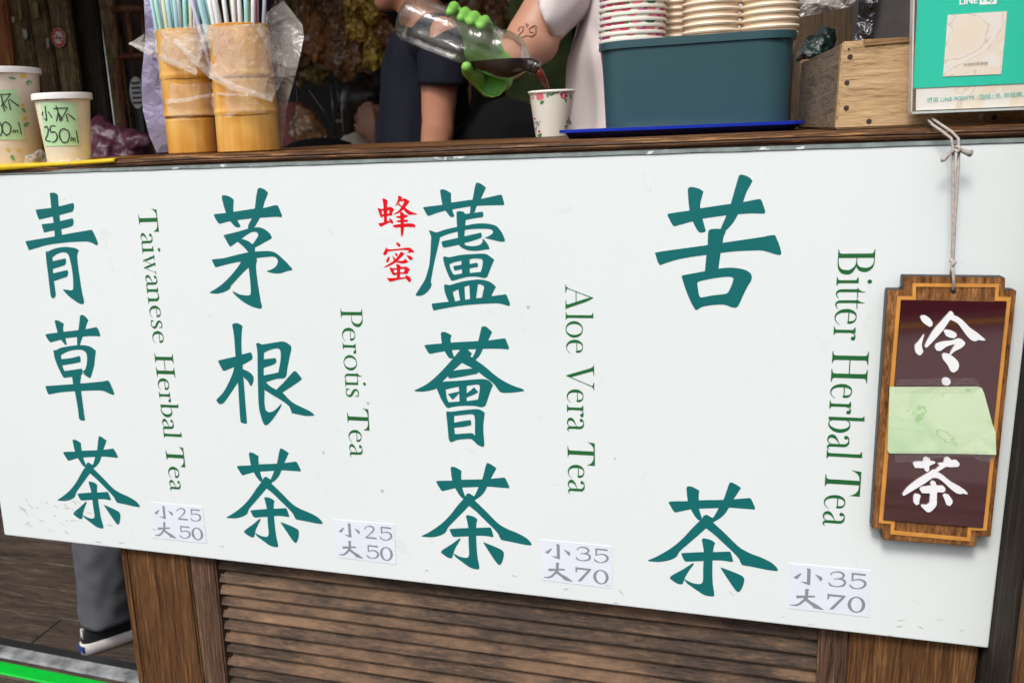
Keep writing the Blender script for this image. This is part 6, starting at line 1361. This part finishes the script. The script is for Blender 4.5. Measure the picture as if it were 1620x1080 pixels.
for k in range(5): c_ = A_(216, 147, 1.999) + Vector((0, 0, (k - 2) * .017)); box('slot', c_.x - .017, c_.x + .017, 1.9955, 1.9985, c_.z - .0035, c_.z + .0035, bkm, vt)
vst = box('stand', A_(216, 147, 2.0).x - .01, A_(216, 147, 2.0).x + .01, 2.011, 2.025, 0, A_(216, 147, 2.0).z + .03, bkm, vt)
mg = blob('magenta_bag', [('e', A_(170, 232, 1.3), (.07, .06, .05)), ('e', A_(205, 238, 1.32), (.06, .06, .035)), ('e', A_(160, 208, 1.3), (.045, .05, .03), 0, .5), ('e', A_(215, 225, 1.3), (.05, .04, .03)), ('c', Vector((A_(180, 235, 1.3).x, 1.3, .95)), A_(180, 238, 1.3), .12, .07)], film('magenta_film', (.12, .03, .06), .96, .42, .04, 12), None, .006, 2, lambda q: noise.fractal(q * 22, 1, 2, 4), .016)
tag(mg, 'crumpled dull magenta plastic bag behind the sample cups', 'plastic bag')
mg_t = thing('side_table', 'dark side table carrying the magenta bag', 'table', (A_(180, 240, 1.3).x, 1.3, 0)); box('table_top', A_(180, 240, 1.3).x - .25, A_(180, 240, 1.3).x + .2, 1.12, 1.5, .80, .83, M['plank_dark'], mg_t)
for sx in (-.22, .15):
    for sy in (1.15, 1.44): box('leg', A_(180, 240, 1.3).x + sx, A_(180, 240, 1.3).x + sx + .03, sy, sy + .03, 0, .799, M['plank_dark'], mg_t)

# rack with bags of dried herbs
rk = thing('metal_rack', 'grey metal tube rack deep inside the stall holding herb bags', 'rack', A_(540, 180, 3.0)); rkm = plain('grey_metal_tube', (.16, .15, .14), .35, .2, 60, metal=.7)
for a, b in (((500, 127), (596, 122)), ((513, -10), (516, 128)), ((592, -10), (598, 125)), ((524, 128), (530, 215)), ((533, 128), (537, 175)), ((490, 142), (527, 198)), ((545, 128), (534, 178)), ((576, 124), (555, 150)), ((466, 128), (500, 127)), ((470, 128), (476, 240)), ((598, 125), (604, 240)), ((458, -10), (468, 128)), ((530, 215), (528, 260)), ((830, -10), (832, 60)), ((740, 60), (832, 57))):
    tube('tube', [A_(*a, 3.0), A_(*b, 3.0)], .006, rkm, rk, 8)
box('shelf_plate', A_(541, 156, 2.98).x, A_(567, 156, 2.98).x, 2.96, 3.1, A_(541, 158, 2.98).z, A_(541, 153, 2.98).z, rkm, rk); box('shelf_plate', A_(533, 190, 2.98).x, A_(545, 190, 2.98).x, 2.96, 3.1, A_(541, 194, 2.98).z, A_(541, 189, 2.98).z, rkm, rk)
def herb_m(name, col, rough, metal=0): 
    m, t, p = nt(name); c = coords(t); n = nd(t, 'ShaderNodeTexNoise', Scale=26, Detail=7, Roughness=.7, Distortion=1); t.links.new(c, n.inputs[0]); r = ramp(t, n.outputs[0], [(.35, tuple(x * .25 for x in col)), (.52, col), (.68, tuple(min(1, x * 1.9) for x in col))]); t.links.new(r.outputs[0], p.inputs['Base Color']); p.inputs['Roughness'].default_value = rough; p.inputs['Metallic'].default_value = metal; p.inputs['Coat Weight'].default_value = .7; p.inputs['Coat Roughness'].default_value = .12; bump(t, p, n.outputs[0], .8, .01); return m
hm = {'amber': herb_m('amber_glint_herbs', (.85, .50, .08), .2, .6), 'brown': herb_m('brown_herbs', (.32, .15, .06), .35), 'olive': herb_m('olive_herbs', (.25, .17, .04), .35), 'rust': herb_m('rust_herbs', (.45, .18, .05), .3)}  # gold foil tone, brightened to stand in for warm glints
hb = [(480, 35, 30, 'rust'), (505, 20, 26, 'brown'), (530, 12, 24, 'brown'), (556, 14, 22, 'amber'), (578, 10, 20, 'amber'), (592, 20, 17, 'amber'), (470, 75, 28, 'brown'), (500, 62, 30, 'rust'), (530, 52, 28, 'brown'), (560, 48, 26, 'amber'), (586, 58, 22, 'amber'), (604, 45, 20, 'rust'),
      (478, 100, 30, 'olive'), (505, 95, 28, 'olive'), (535, 88, 26, 'brown'), (558, 95, 24, 'rust'), (592, 92, 20, 'amber'), (612, 85, 20, 'rust'), (455, 20, 30, 'olive'), (548, 112, 15, 'rust'), (575, 108, 17, 'brown'), (620, 60, 18, 'brown'), (448, 60, 28, 'brown'),
      (745, 5, 22, 'brown'), (770, 2, 24, 'rust'), (795, 8, 24, 'brown'), (812, 22, 18, 'olive'), (785, 32, 20, 'brown'), (760, 30, 20, 'rust'), (800, 48, 16, 'amber'), (640, -20, 26, 'brown'), (700, -5, 26, 'brown'), (725, -8, 22, 'rust')]
for i, (x_, y_, r_, kk) in enumerate(hb):
    s_ = 1 / scl(x_, y_, 2.95); c_ = A_(x_, y_, 2.95 + rnd.uniform(-.06, .06)); bm = bmesh.new(); bmesh.ops.create_icosphere(bm, subdivisions=4, radius=1)
    for v in bm.verts:
        q = v.co.copy(); f_ = 1 + .42 * noise.fractal(q * 1.6 + Vector((i * 7.7, 0, 0)), 1, 2, 4) + .10 * abs(noise.noise(q * 5 + Vector((i, 3, 1)))); v.co = Vector((q.x * r_ * s_ * .85, q.y * r_ * s_ * .6, q.z * r_ * s_ * 1.05)) * f_ + c_
    row = 'upper' if y_ < 40 else 'middle' if y_ < 80 else 'lower'; part = 'left' if x_ < 520 else 'centre' if x_ < 630 else 'right'
    HN = globals().setdefault('HN', {}); key = (kk, row, part); HN[key] = HN.get(key, 0) + 1
    o = bobj('herb_bag', bm, hm[kk], None, True, 40); tag(o, f'{["", "", "second ", "third ", "fourth ", "fifth "][HN[key]]}{kk} bag of dried herbs in the {row} row, {part} part of the rack', 'herb bag', 'bags of dried herbs on the rack')
bkt = thing('pink_bucket', 'dull pink plastic bucket deep inside the stall', 'bucket', A_(461, 190, 2.4)); c_ = A_(461, 190, 2.4); lathe('bucket_wall', [(.05, -.14), (.065, .06), (.067, .065), (.062, .064), (.048, -.13)], plain('dull_pink', (.30, .10, .09), .5), bkt, 28, c_, True)
wb = blob('brown_stand_in', [('e', A_(485, 205, 2.3), (.06, .06, .08)), ('c', A_(476, 172, 2.3), A_(470, 215, 2.3), .02, .025), ('c', A_(500, 200, 2.3), A_(516, 235, 2.3), .03, .03)], hm['brown'], None, .006, 2, lambda q: noise.fractal(q * 30, 1, 2, 3), .01); tag(wb, 'brown lump in place of a brown-haired person by the pink bucket', 'bag')  # brown lump put in for a far seated figure
cr2 = blob('black_cushion', [('e', A_(505, 240, 1.9), (.13, .1, .045)), ('e', A_(475, 246, 1.9), (.08, .1, .04))], cloth_mat('black_cloth', (.008, .008, .009)), None, .008, 3); tag(cr2, 'rounded black cushion in front of the brown lump', 'cushion')
gcl = sheet('green_cloth', [(806, -20), (905, -20), (905, 260), (822, 260), (812, 235), (800, 150), (806, 60)], 1.75, cloth_mat('olive_green_cloth', (.052, .068, .022), .9, .5), None, 12, .05, 41, thick=.003, freq=6); tag(gcl, 'hanging olive green cloth behind the pouring person', 'cloth')
bb2 = blob('black_bag', [('e', A_(800, 212, .95), (.095, .08, .062)), ('e', A_(770, 222, .96), (.075, .07, .05)), ('e', A_(850, 214, .95), (.055, .06, .05)), ('c', Vector((A_(800, 215, .95).x, .96, .86)), A_(800, 225, .95), .12, .09)], cloth_mat('black_nylon', (.002, .002, .0022), 1.0), None, .006, 5); tag(bb2, 'rounded black bag standing behind the counter left of the cup', 'bag')
tb2 = thing('side_table', 'dark side table under the black bag', 'table', (A_(800, 215, .95).x, .96, 0)); xq = A_(800, 215, .95).x; box('table_top', xq - .16, xq + .16, .84, 1.1, .70, .73, M['plank_dark'], tb2)
for sx in (-.14, .11):
    for sy in (.86, 1.05): box('leg', xq + sx, xq + sx + .03, sy, sy + .03, 0, .699, M['plank_dark'], tb2)
sbx = box('small_box', A_(826, 168, 1.3).x, A_(843, 168, 1.3).x, 1.3, 1.36, A_(834, 178, 1.3).z, A_(834, 163, 1.3).z, plain('pale_card', (.30, .22, .15), .7), None, .002); tag(sbx, 'small pale carton behind the black bag', 'box')
